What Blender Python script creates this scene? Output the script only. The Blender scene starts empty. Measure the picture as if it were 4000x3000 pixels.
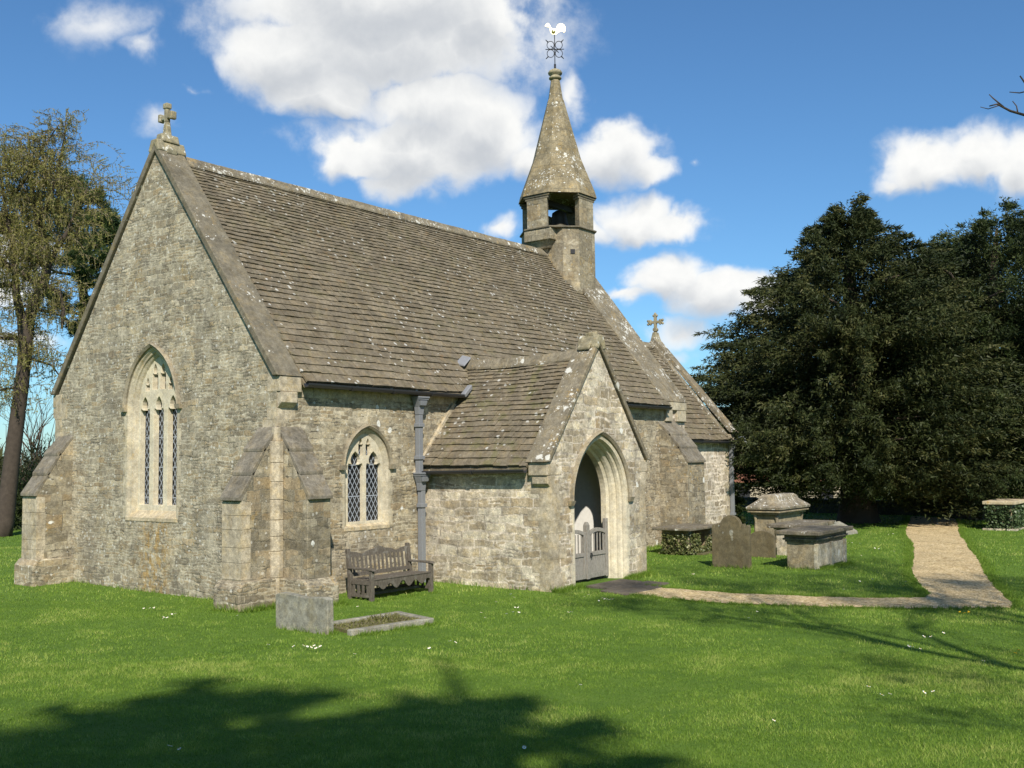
import bpy, bmesh, math, random
import numpy as np
from mathutils import Vector, Matrix

S = bpy.context.scene
COL = S.collection
R = math.radians
random.seed(7)
rng = np.random.default_rng(11)

# ------------------------------------------------------------------ camera
YAW, PITCH, ROLL = R(37.194), R(4.034), R(-0.752)
CAM = Vector((-12.51, -14.9, 2.6))
fwd = Vector((math.cos(YAW) * math.cos(PITCH), math.sin(YAW) * math.cos(PITCH), math.sin(PITCH)))
rgt = Vector((math.sin(YAW), -math.cos(YAW), 0))
upv = rgt.cross(fwd)
r2 = math.cos(ROLL) * rgt + math.sin(ROLL) * upv
u2 = -math.sin(ROLL) * rgt + math.cos(ROLL) * upv
cd = bpy.data.cameras.new('camera')
cam = bpy.data.objects.new('camera', cd)
COL.objects.link(cam)
cam.matrix_world = Matrix(((r2.x, u2.x, -fwd.x, CAM.x), (r2.y, u2.y, -fwd.y, CAM.y), (r2.z, u2.z, -fwd.z, CAM.z), (0, 0, 0, 1)))
cd.sensor_width = 36.0
cd.lens = 36.0 * 4060.9 / 4000.0
cd.clip_start = 0.1
cd.clip_end = 5000
S.camera = cam

# ------------------------------------------------------------------ sun, exposure
SUN_AZ, SUN_EL = R(226), R(40)          # direction towards the sun, counted from +x
sd = bpy.data.lights.new('sun', 'SUN')
sd.energy = 5.0
sd.angle = R(0.8)
sd.color = (1.0, 0.93, 0.82)
sun = bpy.data.objects.new('sun', sd)
COL.objects.link(sun)
to_sun = Vector((math.cos(SUN_AZ) * math.cos(SUN_EL), math.sin(SUN_AZ) * math.cos(SUN_EL), math.sin(SUN_EL)))
sun.rotation_euler = to_sun.to_track_quat('Z', 'Y').to_euler()
sun.location = (-20, -25, 30)
S.view_settings.view_transform = 'Standard'
S.view_settings.look = 'None'
S.view_settings.exposure = 0.30
S.view_settings.gamma = 1.0
S.cycles.max_bounces = 8
S.cycles.transparent_max_bounces = 8


# ------------------------------------------------------------------ node helpers
class G:
    def __init__(s, nt):
        s.nt = nt

    def n(s, t, **kw):
        nd = s.nt.nodes.new(t)
        for k, v in kw.items():
            setattr(nd, k, v)
        return nd

    def put(s, sock, v):
        if isinstance(v, bpy.types.NodeSocket):
            s.nt.links.new(v, sock)
        elif v is not None:
            if isinstance(v, (tuple, list)) and len(v) == 3 and len(sock.default_value) == 4:
                v = (*v, 1)
            sock.default_value = v

    def math(s, op, a, b=None, c=None, clamp=False):
        nd = s.n('ShaderNodeMath', operation=op, use_clamp=clamp)
        s.put(nd.inputs[0], a)
        s.put(nd.inputs[1], b)
        s.put(nd.inputs[2], c)
        return nd.outputs[0]

    def vmath(s, op, a, b=None):
        nd = s.n('ShaderNodeVectorMath', operation=op)
        s.put(nd.inputs[0], a)
        s.put(nd.inputs[1], b)
        return nd.outputs['Value'] if op in ('LENGTH', 'DOT_PRODUCT') else nd.outputs[0]

    def sep(s, v):
        nd = s.n('ShaderNodeSeparateXYZ')
        s.put(nd.inputs[0], v)
        return nd.outputs

    def comb(s, x, y=0.0, z=0.0):
        nd = s.n('ShaderNodeCombineXYZ')
        s.put(nd.inputs[0], x)
        s.put(nd.inputs[1], y)
        s.put(nd.inputs[2], z)
        return nd.outputs[0]

    def noise(s, vec, scale, detail=4.0, rough=0.55, dist=0.0, color=False):
        nd = s.n('ShaderNodeTexNoise')
        s.put(nd.inputs['Vector'], vec)
        nd.inputs['Scale'].default_value = scale
        nd.inputs['Detail'].default_value = detail
        nd.inputs['Roughness'].default_value = rough
        nd.inputs['Distortion'].default_value = dist
        return nd.outputs['Color' if color else 'Fac']

    def voro(s, vec, scale, feature='F1', dim='3D', metric='EUCLIDEAN', rnd=1.0):
        nd = s.n('ShaderNodeTexVoronoi', feature=feature, voronoi_dimensions=dim)
        if feature != 'DISTANCE_TO_EDGE':
            nd.distance = metric
        s.put(nd.inputs['Vector'], vec)
        nd.inputs['Scale'].default_value = scale
        nd.inputs['Randomness'].default_value = rnd
        return nd.outputs

    def ramp(s, f, stops, mode='LINEAR'):
        nd = s.n('ShaderNodeValToRGB')
        cr = nd.color_ramp
        cr.interpolation = mode
        while len(cr.elements) < len(stops):
            cr.elements.new(0.5)
        for e, (p, c) in zip(cr.elements, stops):
            e.position = p
            e.color = (*c, 1) if isinstance(c, tuple) else (c, c, c, 1)
        s.put(nd.inputs[0], f)
        return nd.outputs[0]

    def mix(s, f, a, b, blend='MIX'):
        nd = s.n('ShaderNodeMix', data_type='RGBA', blend_type=blend)
        s.put(nd.inputs[0], f)
        s.put(nd.inputs[6], a)
        s.put(nd.inputs[7], b)
        return nd.outputs[2]

    def step(s, f, lo, hi):
        nd = s.n('ShaderNodeMapRange', interpolation_type='SMOOTHSTEP')
        s.put(nd.inputs[0], f)
        nd.inputs[1].default_value = lo
        nd.inputs[2].default_value = hi
        return nd.outputs[0]

    def attr(s, name):
        return s.n('ShaderNodeAttribute', attribute_name=name).outputs['Fac']


def new_mat(name):
    m = bpy.data.materials.new(name)
    m.use_nodes = True
    nt = m.node_tree
    nt.nodes.clear()
    g = G(nt)
    b = g.n('ShaderNodeBsdfPrincipled')
    o = g.n('ShaderNodeOutputMaterial')
    nt.links.new(b.outputs[0], o.inputs[0])
    b.inputs['Specular IOR Level'].default_value = 0.25
    return m, g, b


def bump(g, b, h, strength, dist):
    nd = g.n('ShaderNodeBump')
    nd.inputs['Strength'].default_value = strength
    nd.inputs['Distance'].default_value = dist
    g.put(nd.inputs['Height'], h)
    g.put(b.inputs['Normal'], nd.outputs[0])


def remap(g, f, stops):
    """piecewise linear factor, values may exceed 1"""
    k = max(v for _, v in stops)
    r = g.ramp(f, [(p, v / k) for p, v in stops])
    return g.math('MULTIPLY', g.sep(r)[0], k)


def mottled(g, co, col, amt=1.0):
    """multi-scale grime and grain of old stone"""
    e = lambda v: 1 + (v - 1) * amt
    a = remap(g, g.noise(co, 2.4, 8.0, 0.72), [(0.36, e(.66)), (0.5, 1.0), (0.64, e(1.32))])
    b_ = remap(g, g.noise(g.vmath('ADD', co, (7.1, 3.3, 1.7)), 11.0, 6.0, 0.75), [(0.36, e(.66)), (0.5, 1.0), (0.65, e(1.40))])
    c = remap(g, g.noise(co, 46.0, 3.0, 0.7), [(0.3, e(.70)), (0.5, 1.0), (0.7, e(1.30))])
    f = g.math('MULTIPLY', g.math('MULTIPLY', a, b_), c)
    warm = g.step(g.noise(g.vmath('ADD', co, (2.1, 9.3, 4.7)), 5.0, 6.0, 0.72), 0.46, 0.62)
    tint = g.mix(g.math('MULTIPLY', warm, 0.8 * amt), (1.0, 1.0, 1.03), (1.07, 0.98, 0.81))
    col = g.mix(1.0, col, g.comb(f, f, f), 'MULTIPLY')
    return g.mix(1.0, col, tint, 'MULTIPLY'), f


def objco(g):
    return g.n('ShaderNodeTexCoord').outputs['Object']


# ------------------------------------------------------------------ world: sky with clouds
W = bpy.data.worlds.new('World')
S.world = W
W.use_nodes = True
W.node_tree.nodes.clear()
g = G(W.node_tree)
sky = g.n('ShaderNodeTexSky', sky_type='NISHITA')
sky.sun_disc = False
sky.sun_elevation = SUN_EL
sky.sun_rotation = R(90) - SUN_AZ
sky.altitude = 0
sky.air_density = 1.0
sky.dust_density = 0.3
sky.ozone_density = 2.5
dirv = g.n('ShaderNodeTexCoord').outputs['Generated']
fx = g.vmath('DOT_PRODUCT', dirv, (math.cos(YAW), math.sin(YAW), 0))
fl = g.vmath('DOT_PRODUCT', dirv, (-math.sin(YAW), math.cos(YAW), 0))
dz = g.sep(dirv)[2]
az = g.math('ARCTAN2', fl, fx)
el = g.math('ARCSINE', dz)
CLOUDS = [(0.112,0.388,0.150,0.047,1.00),(0.206,0.376,0.066,0.037,1.00),(0.022,0.405,0.046,0.036,1.00),(0.179,0.345,0.049,0.024,1.00),(0.115,0.424,0.140,0.042,1.10),(0.076,0.335,0.082,0.031,0.90),(0.240,0.381,0.030,0.021,0.70),(0.090,0.294,0.097,0.033,1.00),(0.157,0.286,0.038,0.023,1.00),(0.027,0.311,0.059,0.037,1.00),(0.108,0.266,0.058,0.017,0.80),(-0.023,0.289,0.032,0.029,0.80),(-0.100,0.289,0.042,0.027,1.00),(-0.131,0.273,0.031,0.017,0.80),(-0.065,0.342,0.027,0.037,0.50),(-0.179,0.276,0.026,0.013,0.35),(-0.121,0.226,0.040,0.021,1.00),(-0.160,0.218,0.035,0.018,0.90),(-0.071,0.215,0.040,0.020,0.70),(0.005,0.218,0.023,0.015,0.60),(-0.155,0.166,0.033,0.024,1.00),(-0.198,0.149,0.047,0.021,1.00),(-0.232,0.143,0.025,0.017,0.90),(-0.119,0.150,0.033,0.013,0.70),(-0.162,0.115,0.039,0.018,0.55),(-0.149,0.094,0.052,0.013,0.40),(-0.387,0.256,0.036,0.022,1.00),(-0.433,0.257,0.035,0.026,1.00),(-0.468,0.248,0.032,0.026,1.00),(-0.359,0.245,0.024,0.012,0.60),(0.385,0.378,0.075,0.038,0.37),(0.345,0.362,0.045,0.022,0.36),(0.336,0.312,0.045,0.026,0.35),(0.295,0.341,0.021,0.010,0.30),(0.439,0.194,0.030,0.024,0.80),(0.453,0.153,0.033,0.024,0.70),(0.438,0.105,0.045,0.016,0.60),(0.475,0.175,0.033,0.031,0.80),
          (0.75,0.30,0.16,0.05,1.0),(-0.75,0.33,0.15,0.05,1.0),(1.3,0.4,0.2,0.06,1.0),(-1.4,0.36,0.2,0.06,1.0),(-0.62,0.17,0.06,0.02,0.9),(0.66,0.16,0.07,0.025,0.9)]
cvec = g.comb(az, el, 0.0)
n1 = g.noise(cvec, 14.0, 7.0, 0.6, 0.25)
n2 = g.noise(cvec, 5.0, 2.0, 0.5)


def cloud_field(vec):
    d = None
    for a0, e0, ra, re, w in CLOUDS:
        q = g.vmath('MULTIPLY', g.vmath('SUBTRACT', vec, (a0, e0, 0)), (0.86 / ra, 0.86 / re, 0))
        v = g.math('MULTIPLY_ADD', g.vmath('LENGTH', q), -0.8 * w ** 0.3, w)
        d = v if d is None else g.math('MAXIMUM', d, v)
    return d


def warp(vec, sc, amp):
    q = g.vmath('SUBTRACT', g.noise(vec, sc, 3.0, 0.55, color=True), (0.5, 0.5, 0.5))
    return g.vmath('ADD', vec, g.vmath('MULTIPLY', q, (amp, amp * 0.75, 0)))


cw = warp(warp(cvec, 10.0, 0.070), 34.0, 0.030)
cf = cloud_field(cw)
cf_up = cloud_field(g.vmath('ADD', cw, (-0.006, 0.022, 0)))
n3 = g.noise(cvec, 55.0, 5.0, 0.6)
nz = g.math('ADD', g.math('MULTIPLY', g.math('SUBTRACT', n1, 0.5), 1.0), g.math('MULTIPLY', g.math('SUBTRACT', n3, 0.5), 0.35))
nz = g.math('ADD', nz, g.math('MULTIPLY', g.math('SUBTRACT', n2, 0.5), 0.5))
dens = g.math('ADD', cf, nz)
alpha = g.math('MULTIPLY', g.step(dens, 0.02, 0.46), g.step(cf, -0.25, 0.60))
shade = g.math('ADD', g.math('MULTIPLY', g.step(g.math('ADD', cf_up, g.math('MULTIPLY', nz, 0.9)), 0.22, 1.0), 0.92), g.math('MULTIPLY', g.math('SUBTRACT', 0.62, n3), 0.5), clamp=True)
ccol = g.mix(shade, (9.6, 9.6, 9.4), (5.7, 6.0, 6.4))
skycol = g.mix(1.0, sky.outputs[0], (0.66, 1.0, 1.24), 'MULTIPLY')
fin = g.mix(alpha, skycol, ccol)
bg = g.n('ShaderNodeBackground')
g.put(bg.inputs[0], fin)
bg.inputs[1].default_value = 0.085
wo = g.n('ShaderNodeOutputWorld')
W.node_tree.links.new(bg.outputs[0], wo.inputs[0])
W.cycles.sampling_method = 'MANUAL'
W.cycles.sample_map_resolution = 256


# ------------------------------------------------------------------ materials
def rubble(name, stones, mortar, su, sv, mortar_w, white=0.5, orange=0.3, dark=0.5, gap=0.5, bumps=0.5, jumper=0.5, usign=1.0, mott=0.78, lines=0.95, stain=None, film_col=(0.17, 0.155, 0.125)):
    """coursed rubble: rows of random height, stones of random length, flush patchy pointing"""
    m, g, b = new_mat(name)
    co = objco(g)
    x, y, z = g.sep(co)
    u0 = g.math('ADD', x, g.math('MULTIPLY', y, usign))
    wob = g.noise(co, 1.6, 3.0, 0.6, color=True)
    wx, wy, wz = g.sep(wob)
    fine = g.noise(co, 17.0, 3.0, 0.6, color=True)
    fx_, fy_, fz_ = g.sep(fine)
    mid = g.noise(co, 5.5, 2.0, 0.5, color=True)
    mx_, my_, mz_ = g.sep(mid)
    u = g.math('ADD', u0, g.math('MULTIPLY', g.math('SUBTRACT', fx_, 0.5), 0.05))
    v = g.math('ADD', z, g.math('MULTIPLY', g.math('SUBTRACT', wy, 0.5), 0.16))
    v = g.math('ADD', v, g.math('MULTIPLY', g.math('SUBTRACT', my_, 0.5), 0.065))
    v = g.math('ADD', v, g.math('MULTIPLY', g.math('SUBTRACT', fy_, 0.5), 0.040))

    def courses(su_, sv_, seed):
        hn = g.noise(g.comb(g.math('MULTIPLY', u0, 0.12), seed, v), 2.6, 2.0, 0.5)
        vr = g.math('ADD', g.math('MULTIPLY', v, sv_), g.math('MULTIPLY', hn, 2.2))
        row = g.math('FLOOR', vr)
        fr = g.math('FRACT', vr)
        rr_ = g.n('ShaderNodeTexWhiteNoise', noise_dimensions='1D')
        g.put(rr_.inputs['W'], g.math('ADD', row, seed * 17.3))
        rv = rr_.outputs['Value']
        w = g.math('MULTIPLY_ADD', row, 57.31, g.math('MULTIPLY', u, g.math('MULTIPLY_ADD', rv, su_ * 0.7, su_ * 0.65)))
        v1 = g.n('ShaderNodeTexVoronoi', feature='F1', voronoi_dimensions='1D')
        g.put(v1.inputs['W'], w)
        v1.inputs['Scale'].default_value = 1.0
        v2 = g.n('ShaderNodeTexVoronoi', feature='DISTANCE_TO_EDGE', voronoi_dimensions='1D')
        g.put(v2.inputs['W'], w)
        v2.inputs['Scale'].default_value = 1.0
        eu = g.math('DIVIDE', v2.outputs['Distance'], su_)
        ev = g.math('DIVIDE', g.math('MINIMUM', fr, g.math('SUBTRACT', 1.0, fr)), sv_)
        return v1.outputs['Color'], g.math('MINIMUM', eu, ev)

    c1, e1 = courses(su, sv, 1.7)
    c2, e2 = courses(su * 0.62, sv * 0.52, 5.1)
    jm = g.step(g.noise(g.comb(g.math('MULTIPLY', u0, 0.55), g.math('MULTIPLY', z, 1.3), 3.3), 2.2, 3.0, 0.6), 0.58 - 0.14 * jumper, 0.585 - 0.14 * jumper)
    ccol = g.mix(jm, c1, c2)
    edge = g.math('ADD', g.math('MULTIPLY', e1, g.math('SUBTRACT', 1.0, jm)), g.math('MULTIPLY', e2, jm))
    cellr, cellg, cellb = g.sep(ccol)
    zone = g.noise(co, 0.7, 3.0, 0.6)
    tone = g.math('ADD', g.math('MULTIPLY', cellr, 0.66), g.math('MULTIPLY', g.math('SUBTRACT', g.math('ADD', g.math('MULTIPLY', zone, 0.7), g.math('MULTIPLY', mz_, 0.3)), 0.32), 0.80))
    col = g.ramp(tone, stones, 'LINEAR')
    hue = g.math('MULTIPLY', g.step(cellg, 0.72, 0.98), 0.5)
    col = g.mix(hue, col, (0.33, 0.245, 0.135))
    grain = g.noise(co, 34.0, 6.0, 0.72)
    speck = g.noise(co, 9.0, 5.0, 0.7)
    col, gm = mottled(g, co, col, mott)
    mw = g.math('MULTIPLY', g.math('MULTIPLY_ADD', zone, 1.4, 0.3), mortar_w)
    mm = g.math('SUBTRACT', 1.0, g.step(g.math('DIVIDE', edge, mw), 0.4, 1.0))
    gapm = g.math('MULTIPLY', g.step(g.noise(co, 2.8, 5.0, 0.7), 0.47, 0.60), gap)
    mcol = g.mix(gapm, mortar, (0.085, 0.075, 0.055))
    mcol = g.mix(1.0, mcol, g.comb(gm, gm, gm), 'MULTIPLY')
    col = g.mix(g.math('MULTIPLY', mm, g.math('MULTIPLY', lines, g.math('MULTIPLY_ADD', zone, 0.6, 0.75), clamp=True)), col, mcol)
    smear = g.math('MULTIPLY', g.step(g.noise(co, 3.4, 6.0, 0.72), 0.58, 0.70), 0.40)
    col = g.mix(smear, col, g.mix(1.0, mortar, g.comb(gm, gm, gm), 'MULTIPLY'))
    # weathering: broad dark film, white and orange lichen patches
    film = g.step(g.noise(g.vmath('MULTIPLY', co, (1, 1, 0.7)), 0.8, 7.0, 0.70), 0.47, 0.66)
    col = g.mix(g.math('MULTIPLY', film, dark), col, g.mix(1.0, film_col, g.comb(gm, gm, gm), 'MULTIPLY'))
    org = g.math('MULTIPLY', g.step(g.noise(co, 1.3, 6.0, 0.72), 0.55, 0.66), g.step(g.noise(co, 13.0, 4.0, 0.65), 0.46, 0.60))
    col = g.mix(g.math('MULTIPLY', org, orange), col, (0.36, 0.235, 0.07))
    if stain:                                # orange lichen running down from the window sill
        sy = g.math('DIVIDE', g.math('ABSOLUTE', g.math('SUBTRACT', y, stain[0])), stain[1])
        sm_ = g.math('MULTIPLY', g.step(g.math('SUBTRACT', 1.0, sy), 0.0, 0.7), g.step(g.math('SUBTRACT', stain[2], z), 0.0, 0.12))
        sp_ = g.math('MULTIPLY', g.step(g.noise(g.vmath('MULTIPLY', co, (1, 1, 0.6)), 7.0, 5.0, 0.7), 0.44, 0.60), g.math('MULTIPLY', sm_, 0.7))
        col = g.mix(sp_, col, g.mix(1.0, (0.36, 0.22, 0.06), g.comb(gm, gm, gm), 'MULTIPLY'))
    wl = g.voro(g.vmath('ADD', co, g.vmath('MULTIPLY', wob, (0.3, 0.3, 0.3))), 3.2, 'F1')
    lr = g.sep(wl['Color'])[0]
    thr = g.math('MULTIPLY', g.step(lr, 1 - 0.35 * white, 1.0), 0.25)
    wm = g.step(g.math('SUBTRACT', thr, g.math('ADD', wl['Distance'], g.math('MULTIPLY', g.math('SUBTRACT', fx_, 0.5), 0.16))), -0.01, 0.03)
    wl2 = g.voro(co, 12.0, 'F1')
    l2 = g.sep(wl2['Color'])[0]
    thr2 = g.math('MULTIPLY', g.step(l2, 0.80, 1.0), 0.40)
    wm2 = g.step(g.math('SUBTRACT', thr2, g.math('ADD', wl2['Distance'], g.math('MULTIPLY', g.math('SUBTRACT', grain, 0.5), 0.5))), -0.02, 0.10)
    wm = g.math('MAXIMUM', wm, g.math('MULTIPLY', wm2, 0.6 * white + 0.1))
    col = g.mix(wm, col, (0.68, 0.67, 0.61))
    g.put(b.inputs['Base Color'], col)
    b.inputs['Roughness'].default_value = 0.92
    h = g.math('ADD', g.math('MULTIPLY', g.step(edge, 0.0, mortar_w * 1.6), g.math('MULTIPLY_ADD', gapm, 0.6, 0.15)), g.math('MULTIPLY', grain, 0.7))
    h = g.math('ADD', h, g.math('MULTIPLY', cellb, 0.5))
    h = g.math('ADD', h, g.math('MULTIPLY', speck, 0.6))
    bump(g, b, h, bumps, 0.022)
    return m


M = {}
M['rubble_grey'] = rubble('rubble_grey', [(0.0, (0.165, 0.142, 0.10)), (0.3, (0.26, 0.228, 0.162)), (0.65, (0.345, 0.305, 0.215)), (1.0, (0.49, 0.44, 0.325))],
                          (0.42, 0.38, 0.285), 4.6, 15.5, 0.014, white=0.6, orange=0.45, dark=0.35, gap=0.75, stain=(3.75, 0.75, 1.55))
M['rubble_tan'] = rubble('rubble_tan', [(0.0, (0.155, 0.13, 0.088)), (0.3, (0.255, 0.218, 0.148)), (0.65, (0.36, 0.312, 0.215)), (1.0, (0.52, 0.465, 0.34))],
                         (0.42, 0.372, 0.27), 4.2, 14.5, 0.014, white=0.7, orange=0.65, dark=0.42, gap=0.85)
M['rubble_cream'] = rubble('rubble_cream', [(0.0, (0.19, 0.158, 0.108)), (0.25, (0.33, 0.28, 0.195)), (0.6, (0.50, 0.44, 0.322)), (1.0, (0.66, 0.61, 0.47))],
                           (0.60, 0.525, 0.42), 3.8, 12.0, 0.020, white=0.6, orange=0.4, dark=0.5, gap=0.55, jumper=1.0, mott=0.85)
M['rubble_pink'] = rubble('rubble_pink', [(0.0, (0.18, 0.152, 0.112)), (0.3, (0.34, 0.288, 0.215)), (0.65, (0.53, 0.465, 0.36)), (1.0, (0.64, 0.58, 0.46))],
                           (0.66, 0.575, 0.475), 4.2, 9.0, 0.032, white=0.45, orange=0.2, dark=0.3, gap=0.2, jumper=0.8, lines=1.0)
M['buttress_ashlar'] = rubble('buttress_blocks', [(0.0, (0.16, 0.14, 0.098)), (0.4, (0.235, 0.205, 0.142)), (0.75, (0.32, 0.282, 0.198)), (1.0, (0.43, 0.39, 0.285))],
                              (0.24, 0.21, 0.15), 2.9, 5.6, 0.012, white=0.5, orange=0.65, dark=0.55, gap=0.75, jumper=0.0, film_col=(0.13, 0.115, 0.085))
M['belfry'] = rubble('belfry_blocks', [(0.0, (0.19, 0.162, 0.11)), (0.4, (0.265, 0.228, 0.155)), (0.75, (0.325, 0.282, 0.195)), (1.0, (0.39, 0.35, 0.255))],
                     (0.20, 0.175, 0.12), 1.6, 2.6, 0.010, white=0.5, orange=0.8, dark=0.5, gap=0.6, jumper=0.0, usign=-0.97, film_col=(0.14, 0.122, 0.09))


def ashlar(name, base, mott, white, orange, course=0.0, dark=0.35):
    m, g, b = new_mat(name)
    co = objco(g)
    grain = g.noise(co, 45.0, 4.0, 0.7)
    col, gm = mottled(g, co, base, mott)
    film = g.step(g.noise(co, 1.9, 7.0, 0.74), 0.44, 0.64)
    col = g.mix(g.math('MULTIPLY', film, dark), col, g.mix(1.0, tuple(c * 0.55 for c in base), g.comb(gm, gm, gm), 'MULTIPLY'))
    h = g.math('MULTIPLY', grain, 0.5)
    if course:
        x, y, z = g.sep(co)
        fz = g.math('FRACT', g.math('DIVIDE', g.math('ADD', z, g.math('MULTIPLY', g.noise(co, 2.0), 0.03)), course))
        line = g.math('LESS_THAN', fz, 0.045)
        col = g.mix(g.math('MULTIPLY', line, 0.65), col, (0.13, 0.115, 0.085))
        h = g.math('SUBTRACT', h, line)
    if orange:
        org = g.math('MULTIPLY', g.step(g.noise(co, 2.2, 6.0, 0.72), 0.54, 0.66), g.step(g.noise(co, 14.0, 3.0, 0.65), 0.46, 0.6))
        col = g.mix(g.math('MULTIPLY', org, orange), col, (0.40, 0.25, 0.06))
    if white:
        dis = g.vmath('ADD', co, g.vmath('MULTIPLY', g.noise(co, 7.0, 3.0, 0.6, color=True), (0.14, 0.14, 0.14)))
        wm = None
        patch = g.step(g.noise(co, 1.5, 4.0, 0.65), 0.62 - 0.22 * white, 0.70 - 0.10 * white)
        for sc, cover, rad_ in ((5.0, 0.28, 0.40), (11.0, 0.34, 0.44), (24.0, 0.30, 0.46)):
            wv = g.voro(dis, sc)
            lr = g.sep(wv['Color'])[0]
            thr = g.math('MULTIPLY', g.step(g.math('ADD', lr, g.math('MULTIPLY', g.math('SUBTRACT', patch, 0.55), 0.45 * white)), 1 - cover * white, 1.05), rad_)
            k = g.step(g.math('SUBTRACT', thr, g.math('ADD', wv['Distance'], g.math('MULTIPLY', g.math('SUBTRACT', grain, 0.5), 0.5))), -0.03, 0.08)
            wm = k if wm is None else g.math('MAXIMUM', wm, k)
        wm = g.math('MULTIPLY', wm, 0.85)
        col = g.mix(wm, col, (0.60, 0.59, 0.53))
    g.put(b.inputs['Base Color'], col)
    b.inputs['Roughness'].default_value = 0.9
    bump(g, b, h, 0.45, 0.012)
    return m


M['dressed'] = ashlar('dressed_limestone', (0.44, 0.39, 0.28), 0.6, 0.12, 0.4, 0.0, 0.3)
M['sill_stone'] = ashlar('lichened_sill', (0.46, 0.39, 0.26), 0.7, 0.2, 0.8, 0.0, 0.2)
M['tracery'] = ashlar('tracery_stone', (0.56, 0.505, 0.37), 0.45, 0.0, 0.25, 0.0, 0.2)
M['hood'] = ashlar('hood_stone', (0.27, 0.235, 0.165), 0.7, 0.3, 0.3, 0.0, 0.4)
M['quoin'] = ashlar('quoin_stone', (0.40, 0.345, 0.245), 0.8, 0.3, 0.35, 0.0, 0.4)
M['coping'] = ashlar('weathered_coping', (0.165, 0.145, 0.102), 0.7, 0.55, 0.3, 0.0, 0.3)
M['coping_white'] = ashlar('lichen_crusted_coping', (0.19, 0.165, 0.115), 0.8, 1.0, 0.5, 0.0, 0.3)
M['weather_slab'] = ashlar('buttress_weathering', (0.185, 0.165, 0.125), 0.8, 0.2, 0.15, 0.0, 0.4)
M['spire'] = ashlar('spire_stone', (0.225, 0.187, 0.115), 0.9, 0.9, 0.65, 0.42, 0.35)
M['cross'] = ashlar('cross_stone', (0.27, 0.24, 0.155), 0.8, 0.9, 0.5, 0.0, 0.3)
M['tomb_pale'] = ashlar('pale_tomb_stone', (0.42, 0.38, 0.285), 0.9, 0.5, 0.2, 0.0, 0.5)
M['tomb_brown'] = ashlar('brown_tomb_stone', (0.25, 0.212, 0.14), 0.9, 0.25, 0.3, 0.0, 0.45)
M['tomb_lid'] = ashlar('tomb_lid_stone', (0.165, 0.145, 0.105), 0.9, 0.8, 0.15, 0.0, 0.4)
M['tomb_hip'] = ashlar('lichened_tomb_lid', (0.24, 0.21, 0.15), 0.9, 1.1, 0.15, 0.0, 0.4)
M['wall_shaded'] = ashlar('shade_darkened_wall', (0.075, 0.072, 0.05), 0.8, 0.1, 0.0, 0.0, 0.4)  # near-black base puts the shade under the yews into the wall's colour
M['headstone'] = ashlar('mossy_headstone', (0.135, 0.113, 0.066), 0.6, 0.15, 0.12, 0.0, 0.25)
M['headstone_grey'] = ashlar('grey_headstone', (0.265, 0.255, 0.20), 0.8, 0.2, 0.06, 0.0, 0.5)
M['paving'] = ashlar('paving_stone', (0.14, 0.12, 0.09), 0.6, 0.05, 0.05, 0.0, 0.3)


def roof_mat(name, moss):
    m, g, b = new_mat(name)
    co = objco(g)
    t = g.attr('tone')
    col = g.ramp(t, [(0.0, (0.122, 0.102, 0.069)), (0.35, (0.154, 0.129, 0.087)), (0.7, (0.182, 0.153, 0.104)), (1.0, (0.225, 0.19, 0.13))])
    grain = g.noise(co, 26.0, 5.0, 0.7)
    col, gm = mottled(g, co, col, 0.75)
    pat = g.step(g.noise(co, 1.1, 5.0, 0.65), 0.42, 0.65)
    col = g.mix(g.math('MULTIPLY', pat, 0.3), col, (0.12, 0.10, 0.07))
    ms = g.math('MULTIPLY', g.step(g.noise(co, 2.3, 5.0, 0.7), 0.5, 0.64), moss)
    col = g.mix(ms, col, (0.12, 0.125, 0.03))
    orr = g.math('MULTIPLY', g.step(g.noise(co, 3.0, 5.0, 0.7), 0.6, 0.68), 0.35)
    col = g.mix(orr, col, (0.24, 0.14, 0.06))
    wv = g.voro(co, 9.5)
    lr = g.sep(wv['Color'])[0]
    thr = g.math('MULTIPLY', g.step(g.math('ADD', lr, g.math('MULTIPLY', g.math('SUBTRACT', g.step(g.noise(co, 0.75, 4.0, 0.65), 0.42, 0.60), 0.5), 0.20)), 0.76, 1.02), 0.40)
    wm = g.step(g.math('SUBTRACT', thr, g.math('ADD', wv['Distance'], g.math('MULTIPLY', g.math('SUBTRACT', grain, 0.5), 0.9))), -0.02, 0.08)
    col = g.mix(g.math('MULTIPLY', wm, 0.75), col, (0.52, 0.51, 0.46))
    g.put(b.inputs['Base Color'], col)
    b.inputs['Roughness'].default_value = 0.9
    bump(g, b, grain, 0.5, 0.015)
    return m


M['roof'] = roof_mat('stone_tiles', 0.15)
M['porch_roof'] = roof_mat('mossy_stone_tiles', 0.4)


def plain(name, col, rough=0.7, metal=0.0, var=0.15, scale=12.0, spec=0.3, bmp=0.0):
    m, g, b = new_mat(name)
    co = objco(g)
    n = g.noise(co, scale, 5.0, 0.65)
    g.put(b.inputs['Base Color'], g.mix(n, tuple(c * (1 - var) for c in col), tuple(min(1, c * (1 + var)) for c in col)))
    b.inputs['Roughness'].default_value = rough
    b.inputs['Metallic'].default_value = metal
    b.inputs['Specular IOR Level'].default_value = spec
    if bmp:
        bump(g, b, n, bmp, 0.01)
    return m


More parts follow.
